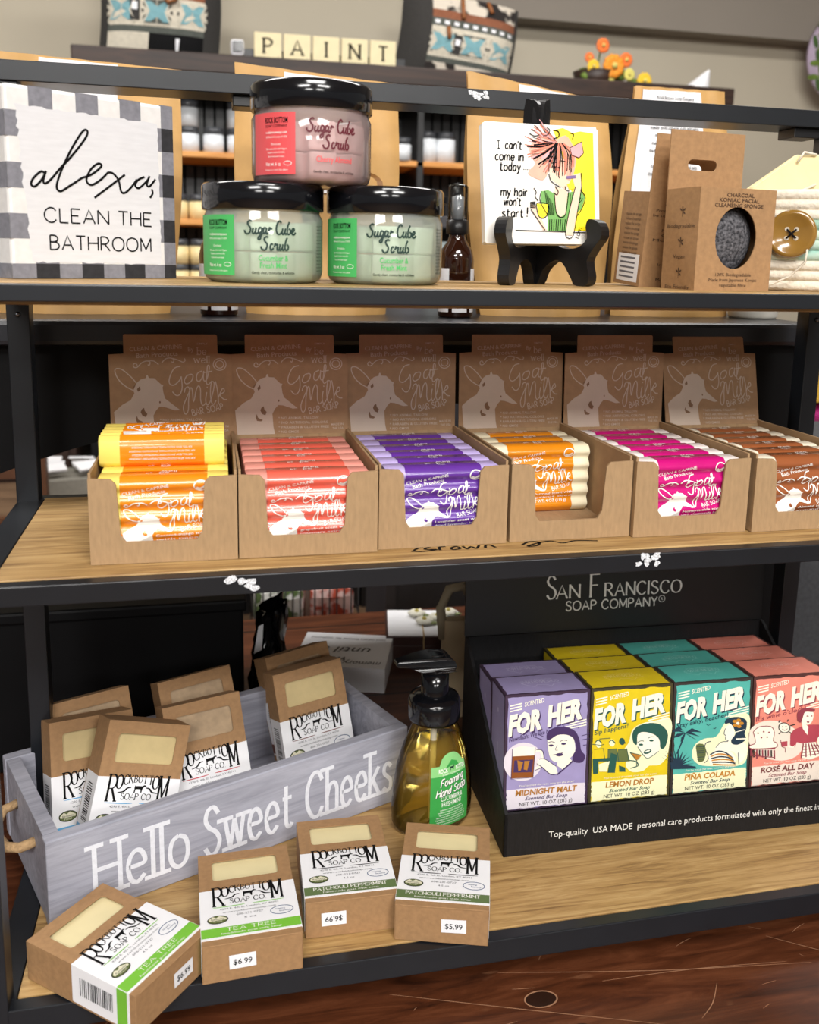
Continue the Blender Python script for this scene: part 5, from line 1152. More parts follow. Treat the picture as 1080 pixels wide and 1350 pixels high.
def soap_box(label, M, soap, band, name, oz='4.5 oz', price=None, flip=False, sx_=.046):
    t = thing('boxed_soap', label, 'boxed soap', M, 'goat milk soaps in kraft boxes'); fl = lambda u, v, h: (u, v, h); w = .0006
    g = G(); front_shape = rrect(.0105, .0715, SW - .0105, .0955, .003)
    plate_hole(g, SW, SH, 0, 0, front_shape, KRAFT, -w, 0, fl)
    g.box((0, 0, -ST), (w, SH, -w), KRAFT); g.box((SW - w, 0, -ST), (SW, SH, -w), KRAFT); g.box((w, 0, -ST), (SW - w, w, -w), KRAFT); g.box((w, SH - w, -ST), (SW - w, SH, -w), KRAFT); g.box((w, w, -ST), (SW - w, SH - w, -ST + w), KRAFT)
    g.box((.004, -.0004, -.0012), (SW - .004, .0002, 0), KRAFT)
    g.build('carton', t, .0006)
    g = G(); g.box((.003, .004, -ST + .002), (SW - .003, SH - .004, -.0028), soap); g.build('soap_block', t, .003)
    bm = mat(band + '_band', BANDS[band], .45, var=.03); L0, L1 = .0055, .0600
    g = G(); e = .0003
    pts = rrect(0, L0, SW, L1, .0012)
    g.box((-e, L0, -ST + .002), (SW + e, L1, e), WHITE)
    a = Art(); a.rect(0, .0075, SW, .0170, bm, 1); cx = SW / 2
    wordmark(a, cx, .0405, .052, INK)
    for s in (-1, 1): a.line([(cx + s * .003, .0390), (cx + s * .012, .0388), (cx + s * .027, .0390)], .0009, bm if band != 'olive' else INK, 2, 3, taper=True)
    a.text('4290 E. 4th St. London, KY 40741', cx, .0352, .0019, GREYINK, .044); a.text('www.rockbottomsoap.com', cx, .0315, .0019, GREYINK, .040); a.text('606-231-0727', cx, .0275, .0021, GREYINK, .020); a.text(oz, cx, .0232, .0020, GREYINK, .009)
    a.ell(.0125, .0255, .0078, .0046, INK, 2); a.ell(.0125, .0255, .0072, .0040, BAR1, 3); a.poly([(.0058, .0262), (.009, .0290), (.0115, .0272), (.014, .0292), (.019, .0262), (.019, .0245), (.0062, .0245)], BADG, 4); a.text('Kentucky', .0125, .0250, .0018, INK, .0095, ly=5); a.text('Proud', .0125, .0226, .0016, BADG, .006, ly=5)
    a.line([(.0605 + .0085 * math.cos(q), .0265 + .0046 * math.sin(q)) for q in [i * math.pi / 8 for i in range(16)]], .0006, NAVY, 2, 3, True); a.text('leaping', .0595, .0272, .0014, NAVY, .007); a.text('bunny', .0625, .0245, .0016, NAVY, .008)
    if name:
        a.stext(name, cx, .0122, .0033, WINK, .17, wid=.036 if len(name) < 10 else .058, serif=.15, contrast=.4); a.text('handmade goat milk soap', cx, .0088, .0019, WINK, .044, ly=3)
    a.put(g, lambda u, v, h: (u, v, e + h))
    b = Art(); b.rect(0, .0075, ST - .002, .0170, bm, 1); x = .0; rr = random.Random(8)
    y = .021
    while y < .052:
        hh = rr.choice((.0005, .0008, .0012)); b.rect(.008, y, .022, y + hh, INK, 2); y += hh + rr.choice((.0006, .0009, .0014))
    b.put(g, lambda u, v, h: (-e - h, v, -ST + .002 + u))
    b = Art(); b.rect(0, .0075, ST - .002, .0170, bm, 1); b.put(g, lambda u, v, h: (SW + e + h, v, -u))
    g.build('paper_label', t)
    if price:
        g = G(); a = Art(); a.poly([(-.0095, -.0058), (.0098, -.0055), (.0095, .0060), (-.0098, .0056)], WHITE, 1); a.text(price, 0, -.0022, .0046, INK, .0135, rot=math.pi if flip else 0, bold=.01) if not flip else a.text(price, 0, .0022, .0046, INK, .0135, rot=math.pi, bold=.01)
        px = sx_ if not flip else .022
        a.put(g, lambda u, v, h: (px + u, -.0006 - h, -.0155 + v)); o = g.build('price_sticker', t); o['label'] = 'white price sticker reading %s%s' % (price, ' upside down' if flip else '')
    return t
def flat(o, yaw):   # lying face up, foot end towards the viewer
    return frame((o[0], o[1], ZB + ST + .0004), yaw, 89.9)
soap_box('kraft boxed tea tree soap with green band, turned diagonally at bottom left', flat((.0847, -.0530), 49.4), CREAM, 'lime', 'TEA TREE', price='$6.99')
soap_box('kraft boxed tea tree soap with green band, straight, second from left in front', flat((.1280, -.0150), 1.8), CREAM, 'lime', 'TEA TREE', '5 oz', '$6.99', sx_=.029)
soap_box('kraft boxed patchouli soap whose price sticker is upside down', flat((.2060, .0172), -1.6), CREAM, 'olive', 'PATCHOULI PEPPERMINT', price='$6.99', flip=True)
soap_box('kraft boxed patchouli soap in front of pump bottle, price 5.99', flat((.2735, .0035), -17.2), CREAM, 'olive', 'PATCHOULI PEPPERMINT', price='$5.99')
IN = ', inside the grey crate'
soap_box('tan kraft soap box furthest back at left' + IN, frame((.0091, .1850, -.2955), 20.3, 22.6, 1.6), OATSOAP, 'red', '')
soap_box('tan kraft soap box squeezed against the left end' + IN, frame((.0035, .1475, -.2950), 23, 18, -5), TANSOAP, 'blue', '')
soap_box('kraft soap box with blue band tilting right' + IN, frame((.0315, .1130, -.2765), 23, 14, -19), TANSOAP, 'blue', 'BERRY')
soap_box('kraft soap box half hidden behind the oat coloured one' + IN, frame((.1051, .2140, -.2955), 17.2, 23.7, 3.1), OATSOAP, 'red', '')
soap_box('kraft soap box with oat coloured soap and white label' + IN, frame((.1068, .1590, -.2955), 16.3, 22, 1), OATSOAP, 'red', 'OATMEAL')
soap_box('rearmost kraft soap box near the right end' + IN, frame((.2124, .2540, -.2955), 21.8, 23, 2.4), OATSOAP, 'dark', '')
soap_box('front kraft soap box near the right end with barcode side' + IN, frame((.2111, .2110, -.2945), 15.6, 17, 3.3), TANSOAP, 'dark', 'ALMOND')

# ---- grey crate lettered Hello Sweet Cheeks
ca = math.radians(22.2)
CM = Matrix.Translation((.0117, .0655, ZB)) @ Matrix.Rotation(ca, 4, 'Z')
CL, CDp, CH, cw = .337, .154, .0755, .0115
t = thing('wooden_crate', 'grey washed wooden crate lettered in white holding boxed soaps', 'crate', CM)
g = G(); g.box((0, 0, .0004), (CL, cw, CH), GREYW); g.build('front_board', t, .0012)
LWH = mat('chalk_white_paint', (226, 228, 236), .7, var=.06, scale=300)
g = G(); a = Art()
a.stext('Hello', .036, .0150, .0440, LWH, .088, al='l', wid=.077, serif=.17, ly=2); a.stext('Sweet', .128, .0150, .0440, LWH, .088, al='l', wid=.083, serif=.17, ly=2); a.stext('Cheeks', .226, .0150, .0440, LWH, .088, al='l', wid=.092, serif=.17, ly=2)
a.put(g, lambda u, v, h: (u, -h, v), .0002); g.build('lettering', t)
g = G(); g.box((0, CDp - cw, .0004), (CL, CDp, CH), GREYW); g.build('back_board', t, .0012)
for x in (0.001, CL - cw - .001):
    g = G(); 
    y0, y1 = cw + .0002, CDp - cw - .0002
    hole = [((y0 + y1) / 2 + s * .030 + .0055 * math.cos(q), .052 + .0055 * math.sin(q)) for s in (1,) for q in [2 * math.pi * i / 16 for i in range(16)]]
    plate_hole(g, y1 - y0, CH - .001, y0, .0005, hole, GREYW, 0, cw, lambda u, v, h, x=x: (x + h, u, v)); g.build('end_board', t)
g = G(); g.box((cw + .001, cw + .001, .0006), (CL - cw - .002, CDp - cw - .001, .0022), GREYW); g.build('bottom_board', t)
JUTE = mat('jute_rope', (178, 146, 106), .9, var=.2, scale=300, bump=.6)
for sx, s in ((0.0, -1), (CL, 1)):
    g = G(); ym = CDp / 2
    g.tube([(sx - s * .004, ym - .034, .052), (sx + s * .010, ym - .033, .050), (sx + s * .018, ym - .020, .046), (sx + s * .020, ym, .044), (sx + s * .018, ym + .016, .046), (sx + s * .010, ym + .029, .050), (sx - s * .004, ym + .030, .052)], .0042, JUTE, 8); g.build('rope_handle', t)

# ---- foaming pump bottle
pb = (.3385, .150)
t = thing('pump_bottle', 'clear pump bottle of amber foaming hand soap with green label', 'soap bottle', T_((pb[0], pb[1], ZB)) @ Matrix.Rotation(math.radians(14), 4, 'Z') @ Matrix.Diagonal((1.09, 1.09, .945, 1)))
LIQ = clear('amber_liquid', (.99, .90, .50), .04, .26, (246, 200, 80)); BOT = clear('bottle_plastic', (.985, .98, .95), .03)
sq = Matrix.Diagonal((1.0, .62, 1.0, 1.0))
prof = [(0, .0006), (.030, .0006), (.0345, .003), (.0368, .010), (.0372, .024), (.0362, .045), (.0330, .068), (.0275, .088), (.0215, .104), (.0185, .112), (.0175, .116)]
g = G(); g.lathe(prof, BOT, 56, M=sq); g.build('clear_body', t)
g = G(); lp = [(0, .0016)] + [(r - .0012, max(z, .0022)) for r, z in prof[1:8]] + [(.0262, .0882), (0, .0882)]; g.lathe(lp, LIQ, 56, M=sq); g.build('amber_liquid', t)
g = G(); g.lathe([(.0028, .004), (.0028, .112)], mat('dip_tube', (206, 200, 180), .3), 10); g.build('dip_tube', t)
def bsurf(u, v, h):
    r = .0372
    for (r0, z0), (r1, z1) in zip(prof, prof[1:]):
        if z0 <= v <= z1 and z1 > z0: r = r0 + (r1 - r0) * (v - z0) / (z1 - z0)
    an = u / .0372; r += .0004 + h
    return (r * math.sin(an), -r * .62 * math.cos(an), v)
GG = [mat('label_green', (60, 160, 74), .45, var=.05), mat('label_light_green', (140, 206, 130), .45, var=.05)]
g = G(); a = Art(); N = 14; x0, x1 = -.0135, .0270
def topv(u):
    c = (u - .009) / .0135
    return .0720 if u < -.0045 or u > .0225 else .0720 + .0110 * math.sqrt(max(0, 1 - c * c))
for i in range(N):
    ua, ub = x0 + (x1 - x0) * i / N, x0 + (x1 - x0) * (i + 1) / N
    for j in range(8):
        va, vb = .010 + .052 * j / 8, .010 + .052 * (j + 1) / 8; a.rect(ua, va, ub, vb, GG[0], 1)
    a.poly([(ua, .062), (ub, .062), (ub, topv(ub)), (ua, topv(ua))], GG[1], 1)
cx = .0070
a.poly([(-.0015, .0665), (.004, .0715), (.009, .0760), (.015, .0735), (.019, .0665)], GG[0], 2); a.merge(Art().poly(GOATBLK, DKG, 3), aff(.0062, .0660, .0055, .0042))
a.text('ROCK', -.001, .0650, .0044, WINK, .0095, bold=.02); a.text('BOTTOM', .0190, .0650, .0044, WINK, .0115, bold=.02); a.text('SOAP COMPANY', .008, .0622, .0017, WINK, .020)
def scr(s, x, y, h, w, rot):
    for dx, m, ly, ww in ((.0004, DKG, 3, .21), (0, WINK, 4, .13)): a.stext(s, x + dx, y - dx, h, m, ww, wid=w, shear=.35, rot=rot, ly=ly)
scr('Foaming'.replace('g', 'y'), .0075, .0530, .0068, .0230, .12) if False else None
GLY['g'] = (5.4, [C((5, 5.4), (3.4, 6.5), (1, 5.6), (.2, 3), (1.4, .3), (3.4, .4), (5, 2.6)), C((5.1, 6.4), (5, -1), (3.6, -3), (1, -2.4))])
GLY['p'] = (5.4, [[(0, 6.5), (0, -3)], C((0, 4), (1.6, 6.4), (4, 6.2), (5.4, 3.2), (4, .2), (1.6, .1), (0, 2))])
scr('Foaming', .0085, .0530, .0072, .0250, .14); scr('Hand Soap', .0072, .0435, .0072, .0310, .14)
a.text('CUCUMBER &', .0075, .0370, .0048, WINK, .0225, bold=.008); a.text('FRESH MINT', .0075, .0310, .0048, WINK, .0205, bold=.008)
for k, w in enumerate((.022, .026, .024, .029, .030, .028, .020)): a.text('rockbottomsoap.com 428 East 4th St' if k < 2 else 'ingredients water coconut oil olive oil', .0068, .0270 - .0025 * k, .0015, WINK, w, bold=.01)
a.put(g, bsurf); g.build('green_label', t)
g = G(); g.lathe([(.0190, .1120), (.0215, .1125), (.0222, .1150), (.0222, .1300), (.0205, .1350), (.0150, .1372), (0, .1372)], BLACKP, 48); PC_ = g.build('collar', t)
g = G(); g.lathe([(.0118, .1370), (.0118, .1660), (0, .1660)], BLACKP, 36); t2 = g.build('pump_stem', PC_)
g = G(); M = Matrix.Rotation(math.radians(-8), 4, 'Z')
hd = [(-.0345, .1745), (-.0340, .1705), (-.024, .1690), (-.011, .1640), (.004, .1625), (.0120, .1635), (.0145, .1690), (.0120, .1745), (.003, .1775), (-.012, .1780), (-.026, .1768)]
def head(u, v, h):
    k = 1.0 if u > -.008 else max(.45, 1 - (-.008 - u) * 26); top = max(0, (v - .168) / .01)
    return M @ Vector((u, h * k * (1 - .25 * top), v))
g.prism(smooth(hd, 4, True), -.0125, .0125, BLACKP, head, smooth=True); g.build('pump_head', PC_, .003)
g = G(); g.tube([M @ Vector(p) for p in ((-.005, -.006, .1781), (.004, -.006, .1774), (.008, 0, .1762), (.004, .006, .1774), (-.005, .006, .1781))], .0008, BLACKS, 6); o = g.build('grip_ridge', PC_)

# ---- black display box of cartons
BX0, BY0, BW, BD = .3885, .0840, .334, .158
DM = Matrix.Translation((BX0, BY0, ZB + .0003)) @ Matrix.Rotation(math.radians(-1.5), 4, 'Z')
t = thing('display_box', 'black corrugated display box of soap cartons with tall header', 'display box', DM)
w = .003
g = G(); g.box((0, 0, 0), (BW, w, .0415), BLACKC)
side = [(0, 0), (BD, 0), (BD, .142), (BD - .006, .142), (0, .0415)]
for x in (0, BW - w): g.prism(side, 0, w, BLACKC, lambda u, v, h, x=x: (x + h, u, v))
g.box((w, w, 0), (BW - w, BD, .003), BLACKC); g.box((w, BD - w, .003), (BW - w, BD, .142), BLACKC)
a = Art(); SILV = mat('silver_print', (226, 226, 222), .5, var=.04)
a.text('Top-quality  USA MADE  personal care products formulated with only the finest ingredients', .1915, .0150, .0064, SILV, .300)
a.put(g, lambda u, v, h: (u, -h, v)); g.build('tray', t, .0006)
g = G(); hl = math.radians(3); fh = lambda u, v, h: (u, BD + v * math.sin(hl) - h * math.cos(hl) - .0005, .142 + v * math.cos(hl) + h * math.sin(hl))
HB = mat('header_black', (15, 15, 16), .5, var=.1, scale=60)
g.prism([(0, 0), (BW, 0), (BW, .128), (0, .128)], -.003, 0, HB, fh)
a = Art(); cx = BW * .5 - .006
for s, x, h, wd in (('S', -.0694, .0240, .0098), ('AN', -.0510, .0138, .0250), ('F', -.0215, .0240, .0095), ('RANCISCO', .0330, .0138, .0860)): a.stext(s, cx + x, .0352, h, SILV, .10 if h > .02 else .15, wid=wd, serif=.06 if h > .02 else .08, contrast=.55)
a.stext('SOAP COMPANY', cx - .002, .0215, .0098, SILV, .14, wid=.102); a.line([(cx + .0545 + .0035 * math.cos(q), .0290 + .0035 * math.sin(q)) for q in [i * math.pi / 6 for i in range(12)]], .0006, SILV, 2, 3, True); a.text('R', cx + .0545, .0274, .0032, SILV)
a.line([(cx + .022, .083), (cx + .04, .0815), (cx + .058, .0795)], .0012, SILV, 2, 4, taper=True); a.line([(cx + .040, .086), (cx + .055, .083)], .0008, SILV, 2, 0)
a.line([(cx + .0735 + .0135 * math.cos(q), .086 + .0105 * math.sin(q)) for q in [math.pi + i * math.pi / 10 for i in range(11)]], .0008, SILV, 2, 3)
rs = random.Random(6)
for k in range(16): a.line([(cx + .0735 + rs.uniform(-.010, .010), .084 + rs.uniform(-.004, .004)), (cx + .0735 + rs.uniform(-.009, .009), .084 + rs.uniform(-.005, .003))], .0004, SILV, 2, 0)
a.put(g, fh); g.build('header', t)

KW2, KH2, KD2 = .0796, .1085, .0428
SFC = {'lavender': ((156, 146, 190), (66, 46, 92), (58, 40, 62), (224, 216, 224), (176, 118, 44)), 'yellow': ((222, 196, 28), (34, 84, 74), (62, 56, 30), (242, 240, 196), (180, 120, 40)),
       'teal': ((84, 178, 166), (28, 52, 70), (52, 44, 40), (240, 238, 196), (196, 132, 40)), 'coral': ((232, 140, 122), (142, 60, 72), (80, 44, 40), (238, 222, 206), (120, 60, 60))}
EDG = mat('carton_edge', (64, 50, 44), .6, var=.12, scale=80)
def ragged(x0, y0, x1, y1, k, seed, n=18):
    r = random.Random(seed); P_ = []
    for (ax, ay), (bx_, by_) in (((x0, y0), (x1, y0)), ((x1, y0), (x1, y1)), ((x1, y1), (x0, y1)), ((x0, y1), (x0, y0))):
        for i in range(n): P_.append((ax + (bx_ - ax) * i / n + r.uniform(-k, k), ay + (by_ - ay) * i / n + r.uniform(-k, k)))
    return P_
def face_art(key, name, tagl):
    main, dk, edge, cream, gold = SFC[key]; M_ = mat(key + '_card', main, .45, var=.05, scale=120); D_ = mat(key + '_dark', dk, .5, var=.05); C_ = mat(key + '_cream', cream, .5, var=.02); Go = mat(key + '_gold', gold, .5); LT = mat('print_cream', (246, 242, 222), .5, var=.02)
    W_, H_ = KW2, KH2; a = Art()
    a.poly(ragged(.0025, .0015, W_ - .0025, H_ - .0025, .0006, 3), M_, 1); a.poly(ragged(.0027, .0017, W_ - .0027, .0205, .0005, 4), C_, 2)
    rot = .165
    ft = aff(0, 0, 1, rot=0)
    for dx, dy, m, ly in ((.0012, -.0014, D_, 3), (0, 0, LT, 4)): a.text('FOR', .0032 + dx, .0712 + dy, .0178, m, .0315, 'l', shear=.22, bold=.055, rot=rot, ly=ly); a.text('HER', .0395 + dx, .0775 + dy, .0180, m, .0335, 'l', shear=.22, bold=.055, rot=rot, ly=ly)
    a.text('SCENTED', .0270, .0985, .0042, LT, .0185, shear=.2, bold=.02, rot=rot, ly=4)
    for k in range(3):
        a.line([(.0045, .0985 - .0026 * k), (.0155, .1003 - .0026 * k)], .0012, LT, 4, 0); a.line([(.0600 - .004 * k, .0775 - .0026 * k), (W_ - .0030, .0808 - .0026 * k)], .0011, LT, 4, 0)
    a.text(tagl, .0040, .0650, .0042, D_, .0185 + .0012 * len(tagl) if len(tagl) < 18 else .052, 'l', shear=.2, rot=rot * .9, bold=.01, ly=4)
    a.text('You\'ve tried the rest, now try the best!', W_ / 2, .0222, .0018, LT, .052, shear=.3, ly=5)
    a.text(name, W_ / 2, .0138, .0054, Go, min(.058, .0047 * len(name)), shear=.12, bold=.03, ly=5); a.text('Scented Bar Soap', W_ / 2, .0090, .0034, D_, .040, shear=.35, bold=.01, ly=5); a.text('NET WT. 10 OZ (283 g)', W_ / 2, .0038, .0036, INKS, .050, ly=5)
    wh = LT
    def HM(c): return Art(hom(c, ((0, H_), (W_, H_), (W_, 0), (0, 0))))
    L = .0006
    if key == 'lavender':
        b = HM([(100, 165), (875, 135), (800, 1270), (110, 1300)]); b.ell(265, 845, 165, 185, C_, 3)
        b.poly([(175, 715), (245, 695), (365, 715), (365, 790), (172, 790)], wh, 4); b.poly([(172, 790), (365, 790), (350, 1000), (165, 1000)], mat('beer_amber', (140, 78, 30), .4), 4); b.poly([(190, 830), (350, 830), (340, 950), (185, 945)], D_, 5); b.poly([(215, 830), (265, 850), (245, 930), (225, 930)], Go, 6); b.poly([(275, 840), (320, 840), (300, 930), (270, 920)], Go, 6); b.line([(172, 720), (165, 1005), (350, 1000), (368, 715)], L, D_, 6, 0); b.line([(372, 745), (420, 760), (425, 880), (365, 920)], .0022, wh, 5, 4); b.line([(378, 735), (435, 755), (440, 890), (365, 935)], L, D_, 6, 4)
        b.poly([(395, 830), (450, 830), (545, 910), (560, 975), (500, 980), (430, 910), (380, 880)], wh, 6); b.line([(400, 830), (450, 830), (545, 905)], L, D_, 7, 3); b.line([(380, 870), (430, 910), (500, 980), (560, 975)], L, D_, 7, 3)
        b.poly([(480, 610), (560, 560), (660, 570), (705, 650), (710, 780), (640, 850), (560, 870), (500, 830), (478, 720)], wh, 6, 3); b.poly([(555, 900), (560, 860), (660, 830), (690, 870), (600, 940)], wh, 5); b.line([(555, 985), (640, 910), (690, 862)], .0014, D_, 7, 3)
        b.poly([(470, 640), (475, 570), (540, 520), (640, 520), (720, 570), (755, 660), (765, 760), (800, 820), (770, 880), (700, 870), (690, 810), (725, 740), (700, 640), (640, 600), (560, 600), (500, 640)], D_, 7, 3); b.ell(575, 795, 32, 16, D_, 7); b.line([(515, 795), (575, 785), (605, 775)], L, D_, 8, 3)
        for x, y in ((505, 700), (615, 690)): b.ell(x, y, 22, 11, D_, 7, 12); b.line([(x - 30, y - 25), (x, y - 38), (x + 32, y - 28)], L, D_, 7, 3)
        b.line([(560, 700), (540, 745), (562, 750)], L * .8, D_, 7, 3)
        for p, q in (((350, 605), (430, 640)), ((390, 580), (440, 610)), ((700, 520), (740, 480)), ((745, 540), (810, 490)), ((775, 620), (850, 600)), ((780, 660), (850, 650)), ((785, 715), (830, 712))): b.line([p, q], L, D_, 4, 0)
    elif key == 'yellow':
        b = HM([(130, 225), (850, 165), (760, 1225), (35, 1310)]); b.poly([(430, 720), (470, 600), (560, 540), (690, 510), (790, 480), (820, 560), (790, 720), (760, 850), (690, 930), (600, 940), (540, 990), (440, 1000), (390, 940), (410, 860), (380, 800)], C_, 3, 4)
        b.poly([(490, 640), (560, 590), (680, 600), (710, 700), (690, 800), (600, 865), (550, 840), (500, 750)], wh, 4, 3); b.poly([(470, 720), (465, 640), (510, 570), (620, 535), (720, 550), (775, 620), (770, 700), (740, 770), (705, 770), (700, 690), (650, 640), (560, 620), (510, 650), (500, 740)], D_, 5, 3); b.ell(590, 805, 38, 20, D_, 6, 14, -.4); b.ell(590, 800, 26, 8, wh, 7, 12, -.4)
        for x, y in ((535, 740), (630, 700)): b.ell(x, y, 20, 10, D_, 6, 12); b.line([(x - 28, y - 22), (x, y - 36), (x + 28, y - 34)], L, D_, 6, 3)
        b.line([(505, 760), (560, 850), (600, 865), (690, 800)], L, D_, 6, 3); b.poly([(440, 820), (535, 840), (490, 890)], Go, 6); b.line([(435, 815), (540, 840), (490, 892), (435, 815)], L, D_, 7, 0); b.line([(420, 890), (480, 900), (500, 940), (430, 965)], .0009, D_, 6, 3); b.line([(490, 892), (485, 945)], L, D_, 7, 0)
        for x0, c in ((130, 0), (250, 1), (340, 2)):
            b.ell(x0 + 30, 740 - 14 * c, 26, 34, C_ if c < 2 else D_, 4, 12); b.line([(x0 + 5, 720), (x0 + 30, 700), (x0 + 60, 730)], .0010, D_, 5, 3); b.poly([(x0 - 10, 790), (x0 + 70, 780), (x0 + 90, 900), (x0 - 20, 910)], M_ if c == 0 else BAR1, 4); b.line([(x0 - 10, 790), (x0 + 70, 780), (x0 + 80, 900)], L, D_, 5, 0)
        b.poly([(100, 880), (300, 865), (300, 900), (150, 905), (140, 1020), (95, 1025)], D_, 5); b.poly([(265, 820), (320, 840), (290, 1010), (225, 1010)], D_, 5); b.poly([(330, 940), (385, 960), (385, 1000), (330, 1000)], D_, 5); b.poly([(150, 930), (250, 900), (220, 1000), (150, 1000)], C_, 5); b.line([(170, 690), (270, 680)], L, D_, 5, 0); b.line([(105, 740), (180, 750), (210, 740)], L, D_, 5, 0)
    elif key == 'teal':
        b = HM([(190, 235), (870, 175), (775, 1225), (75, 1310)]); b.poly([(590, 620), (650, 540), (760, 500), (820, 530), (820, 640), (800, 800), (770, 960), (690, 1010), (540, 1015), (380, 1010), (310, 960), (300, 880), (340, 800), (420, 750), (520, 730)], C_, 3, 4)
        b.poly([(605, 640), (670, 610), (680, 720), (650, 790), (690, 770), (775, 790), (780, 900), (720, 980), (700, 930), (660, 870), (520, 850), (510, 830), (560, 780), (600, 770), (590, 700)], wh, 4, 2); b.poly([(605, 610), (620, 560), (720, 540), (790, 570), (790, 640), (770, 700), (780, 750), (720, 800), (660, 800), (650, 760), (690, 700), (670, 630), (640, 600)], D_, 5, 3); b.line([(690, 750), (780, 745)], .0012, wh, 6, 0); b.line([(675, 690), (770, 660)], .0008, wh, 6, 0)
        for k in range(5): b.ell(715 + 32 * math.cos(k * 1.256), 600 + 30 * math.sin(k * 1.256), 20, 16, Go, 6, 10)
        b.ell(715, 600, 14, 14, wh, 7, 10)
        b.poly([(440, 920), (510, 850), (620, 850), (660, 890), (690, 950), (640, 1005), (560, 1010), (450, 1000)], wh, 5)
        for k in range(6): b.line([(455 + 4 * k, 905 + 18 * k), (520 + 8 * k, 870 + 26 * k), (590 + 10 * k, 880 + 24 * k), (650 + 6 * k, 930 + 14 * k)], .0013, Go if k % 2 else D_, 6, 4)
        b.line([(605, 650), (590, 700), (605, 720), (600, 750), (625, 770)], L, D_, 6, 3); b.line([(510, 835), (560, 782), (620, 775)], L, D_, 6, 3); b.line([(705, 880), (705, 990)], L, D_, 6, 0)
        b.poly([(340, 810), (400, 800), (425, 860), (400, 960), (350, 975), (340, 880)], BAR1, 5, 2)
        for k in range(7): b.line([(340, 830 + 20 * k), (410, 825 + 20 * k)], L, D_, 6, 0)
        b.line([(405, 840), (430, 790), (470, 775)], .0008, D_, 6, 3); b.line([(420, 860), (440, 940), (400, 985)], L, D_, 6, 3)
        for q, l in ((2.7, 130), (2.2, 120), (3.5, 120), (.35, 160), (-.1, 130), (-.6, 120), (4.3, 110)): b.poly([(250, 700), (250 + l * .5 * math.cos(q) - 12, 700 - l * .55 * math.sin(q) - 18), (250 + l * math.cos(q), 700 - l * .6 * math.sin(q) + 25), (250 + l * .5 * math.cos(q) + 8, 700 - l * .45 * math.sin(q) + 12)], D_, 4)
        b.line([(250, 700), (215, 790), (165, 900)], .0013, D_, 4, 3)
        for k in range(12): q = 1.57 + (k - 6) * .24; b.poly([(150, 1010), (150 + 170 * math.cos(q) - 8, 1010 - 160 * math.sin(q)), (178, 1020)], D_, 4)
        b.poly([(100, 980), (320, 1020), (330, 1040), (100, 1050)], D_, 5); b.line([(440, 610), (460, 625), (478, 612)], L, D_, 4, 0); b.line([(500, 650), (515, 655), (525, 640)], L, D_, 4, 0)
    else:
        b = HM([(140, 245), (785, 185), (655, 1215), (0, 1300)]); b.ell(270, 840, 235, 190, C_, 3, 30, .2)
        b.poly([(85, 760), (140, 710), (240, 705), (265, 760), (250, 840), (270, 850), (270, 900), (220, 915), (60, 920), (45, 890), (90, 870)], wh, 4, 2); b.line([(85, 760), (140, 710), (240, 705), (265, 760), (250, 840), (275, 860), (265, 905), (60, 920), (45, 890), (95, 860), (85, 760)], .0008, D_, 5, 3)
        for x, y in ((125, 770), (175, 755), (220, 760), (150, 810), (200, 805)): b.ell(x, y, 8, 8, D_, 6, 8)
        for k in range(9): b.line([(50 + 25 * k, 930), (45 + 25 * k, 990 + 12 * (k % 3))], .0016, INKS if k % 2 else D_, 5, 0)
        b.line([(50, 925), (260, 915)], .0012, D_, 5, 0); b.line([(60, 985), (240, 1000)], .0008, D_, 5, 0)
        b.ell(355, 715, 52, 52, INKS, 4); b.ell(355, 715, 43, 43, wh, 5); b.line([(335, 725), (355, 740), (380, 722)], L, D_, 6, 3); b.ell(340, 705, 5, 7, D_, 6, 8); b.ell(370, 700, 5, 7, D_, 6, 8)
        for p, q in (((310, 665), (325, 640)), ((385, 655), (395, 635)), ((320, 760), (300, 775)), ((395, 755), (410, 770)), ((405, 695), (450, 680))): b.line([p, q], .0012, INKS, 5, 0)
        b.poly([(400, 780), (430, 735), (520, 690), (600, 680), (655, 680), (680, 780), (640, 800), (610, 850), (520, 870), (450, 850), (430, 900), (390, 880)], mat('rosy_red', (176, 70, 84), .5), 5); b.poly([(505, 640), (560, 700), (545, 780), (510, 720)], wh, 6); b.poly([(480, 560), (540, 540), (610, 550), (600, 640), (560, 680), (520, 660)], wh, 6, 3)
        b.poly([(470, 620), (480, 560), (540, 525), (625, 530), (610, 560), (545, 560), (520, 610), (500, 660), (475, 650)], D_, 7, 3); b.ell(560, 655, 12, 8, D_, 7, 10); b.ell(560, 600, 10, 6, D_, 7, 10); b.ell(595, 598, 7, 6, D_, 7, 10)
        b.poly([(500, 860), (610, 845), (680, 960), (560, 1010), (470, 1000)], wh, 5)
        for k in range(6): b.line([(505 + 22 * k, 860), (475 + 42 * k, 1000 - 8 * k)], .0013, D_, 6, 0)
        for k in range(4): b.line([(500 - 6 * k, 890 + 30 * k), (625 + 14 * k, 875 + 25 * k)], .0006, D_, 6, 0)
        b.poly([(310, 850), (370, 840), (365, 890), (320, 895)], mat('rosy_red', (176, 70, 84), .5), 6); b.line([(312, 830), (318, 895), (345, 905), (345, 950)], L, D_, 7, 0); b.line([(370, 890), (410, 900), (430, 880)], .0012, wh, 6, 3); b.poly([(640, 790), (690, 800), (700, 840), (650, 900), (620, 860)], wh, 5, 2); b.line([(640, 790), (700, 830), (650, 900)], L, D_, 6, 3)
    a.items += b.items
    return a
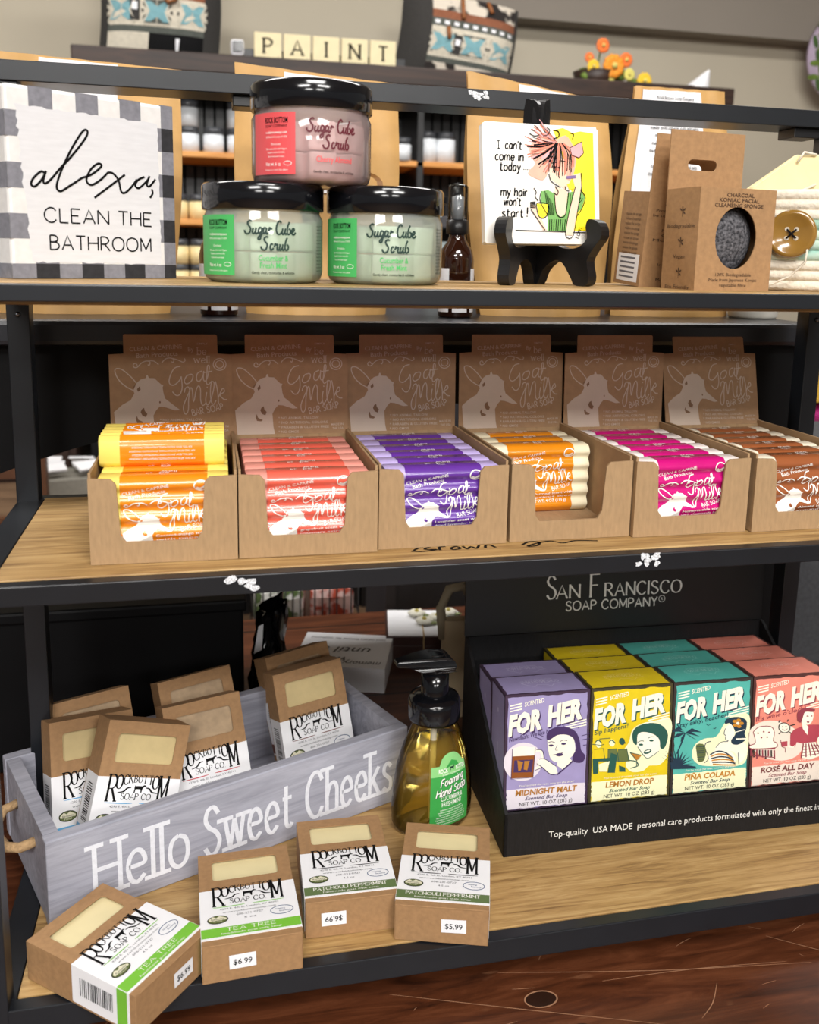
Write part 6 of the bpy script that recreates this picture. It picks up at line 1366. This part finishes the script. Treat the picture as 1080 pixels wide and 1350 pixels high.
def carton_mesh(key, name, tagl):
    main, dk, edge, cream, gold = SFC[key]; E_ = mat(key + '_edge', edge, .6, var=.15, scale=90); M_ = mat(key + '_card', main, .45); LT = mat('print_cream', (246, 242, 222), .5)
    g = G(); g.box((0, 0, -KD2), (KW2, KH2, 0), E_)
    face_art(key, name, tagl).put(g, lambda u, v, h: (u, v, h), .0001)
    a = Art(); a.poly(ragged(.0025, .002, KW2 - .0025, KD2 - .002, .0005, 5), M_, 1); lt = mat(key + '_tint', tuple(int(c + (255 - c) * .38) for c in main), .45)
    a.line([(.022, .020), (.026, .024), (.032, .029), (.036, .024), (.044, .025), (.048, .029), (.052, .024), (.060, .022)], .0006, lt, 2, 0)
    a.stext('SAN FRANCISCO', KW2 / 2, .0155, .0052, lt, .13, wid=.036, serif=.12, contrast=.5); a.text('SOAP COMPANY', KW2 / 2, .0115, .0026, lt, .026)
    a.put(g, lambda u, v, h: (u, KH2 + h, -KD2 + v), .0001)
    for s in (0, 1):
        b = Art(); b.poly(ragged(.002, .002, KD2 - .002, KH2 - .0025, .0005, 6), M_, 1); b.ell(KD2 * .5, KH2 - .022, .0018, .0024, lt, 2); b.line([(KD2 * .5, KH2 * .2), (KD2 * .5, KH2 * .52)], .0016, lt, 2, 0); b.put(g, (lambda u, v, h: (-h, v, -KD2 + u)) if s == 0 else (lambda u, v, h: (KW2 + h, v, -u)), .0001)
    return g
tl = math.radians(4.0)
for ci, (key, name, tagl, rows) in enumerate((('lavender', 'MIDNIGHT MALT', 'Newsflash: We like beer, too!', 2), ('yellow', 'LEMON DROP', 'Sip happens!', 3), ('teal', 'PI\u00d1A COLADA', 'Stay salty, beaches!', 3), ('coral', 'ROS\u00c9 ALL DAY', "It's wine o'clock!", 3))):
    g = carton_mesh(key, name, tagl); proto = None
    for r_ in range(rows):
        M = DM @ T_((.0031 + ci * .0806, .0150 + r_ * .0440, .0348 - r_ * .0070)) @ Matrix(((1, 0, 0, 0), (0, math.sin(tl), -math.cos(tl), 0), (0, math.cos(tl), math.sin(tl), 0), (0, 0, 0, 1)))
        lab = '%s soap carton, %s of the %s row in black display box' % (key, ('front one', 'second' if rows == 3 else 'rear one', 'rearmost one')[r_], key)
        if proto is None: proto = o = g.build('soap_carton', None, .0007); o.matrix_world = M; tag(o, lab, 'soap carton', key + ' soap cartons')
        else: o = proto.copy(); COL.objects.link(o); o.matrix_world = M; o['label'] = lab
g = G(); g.box((w + .0005, .0125, 0), (BW - w - .0005, .0560, .0313), BLACKC); g.box((w + .0005, .0565, 0), (BW - w - .0005, .1000, .0243), BLACKC); g.box((w + .0005, .1005, 0), (BW - w - .0005, .154, .0173), BLACKC)
g.build('inner_riser', t)
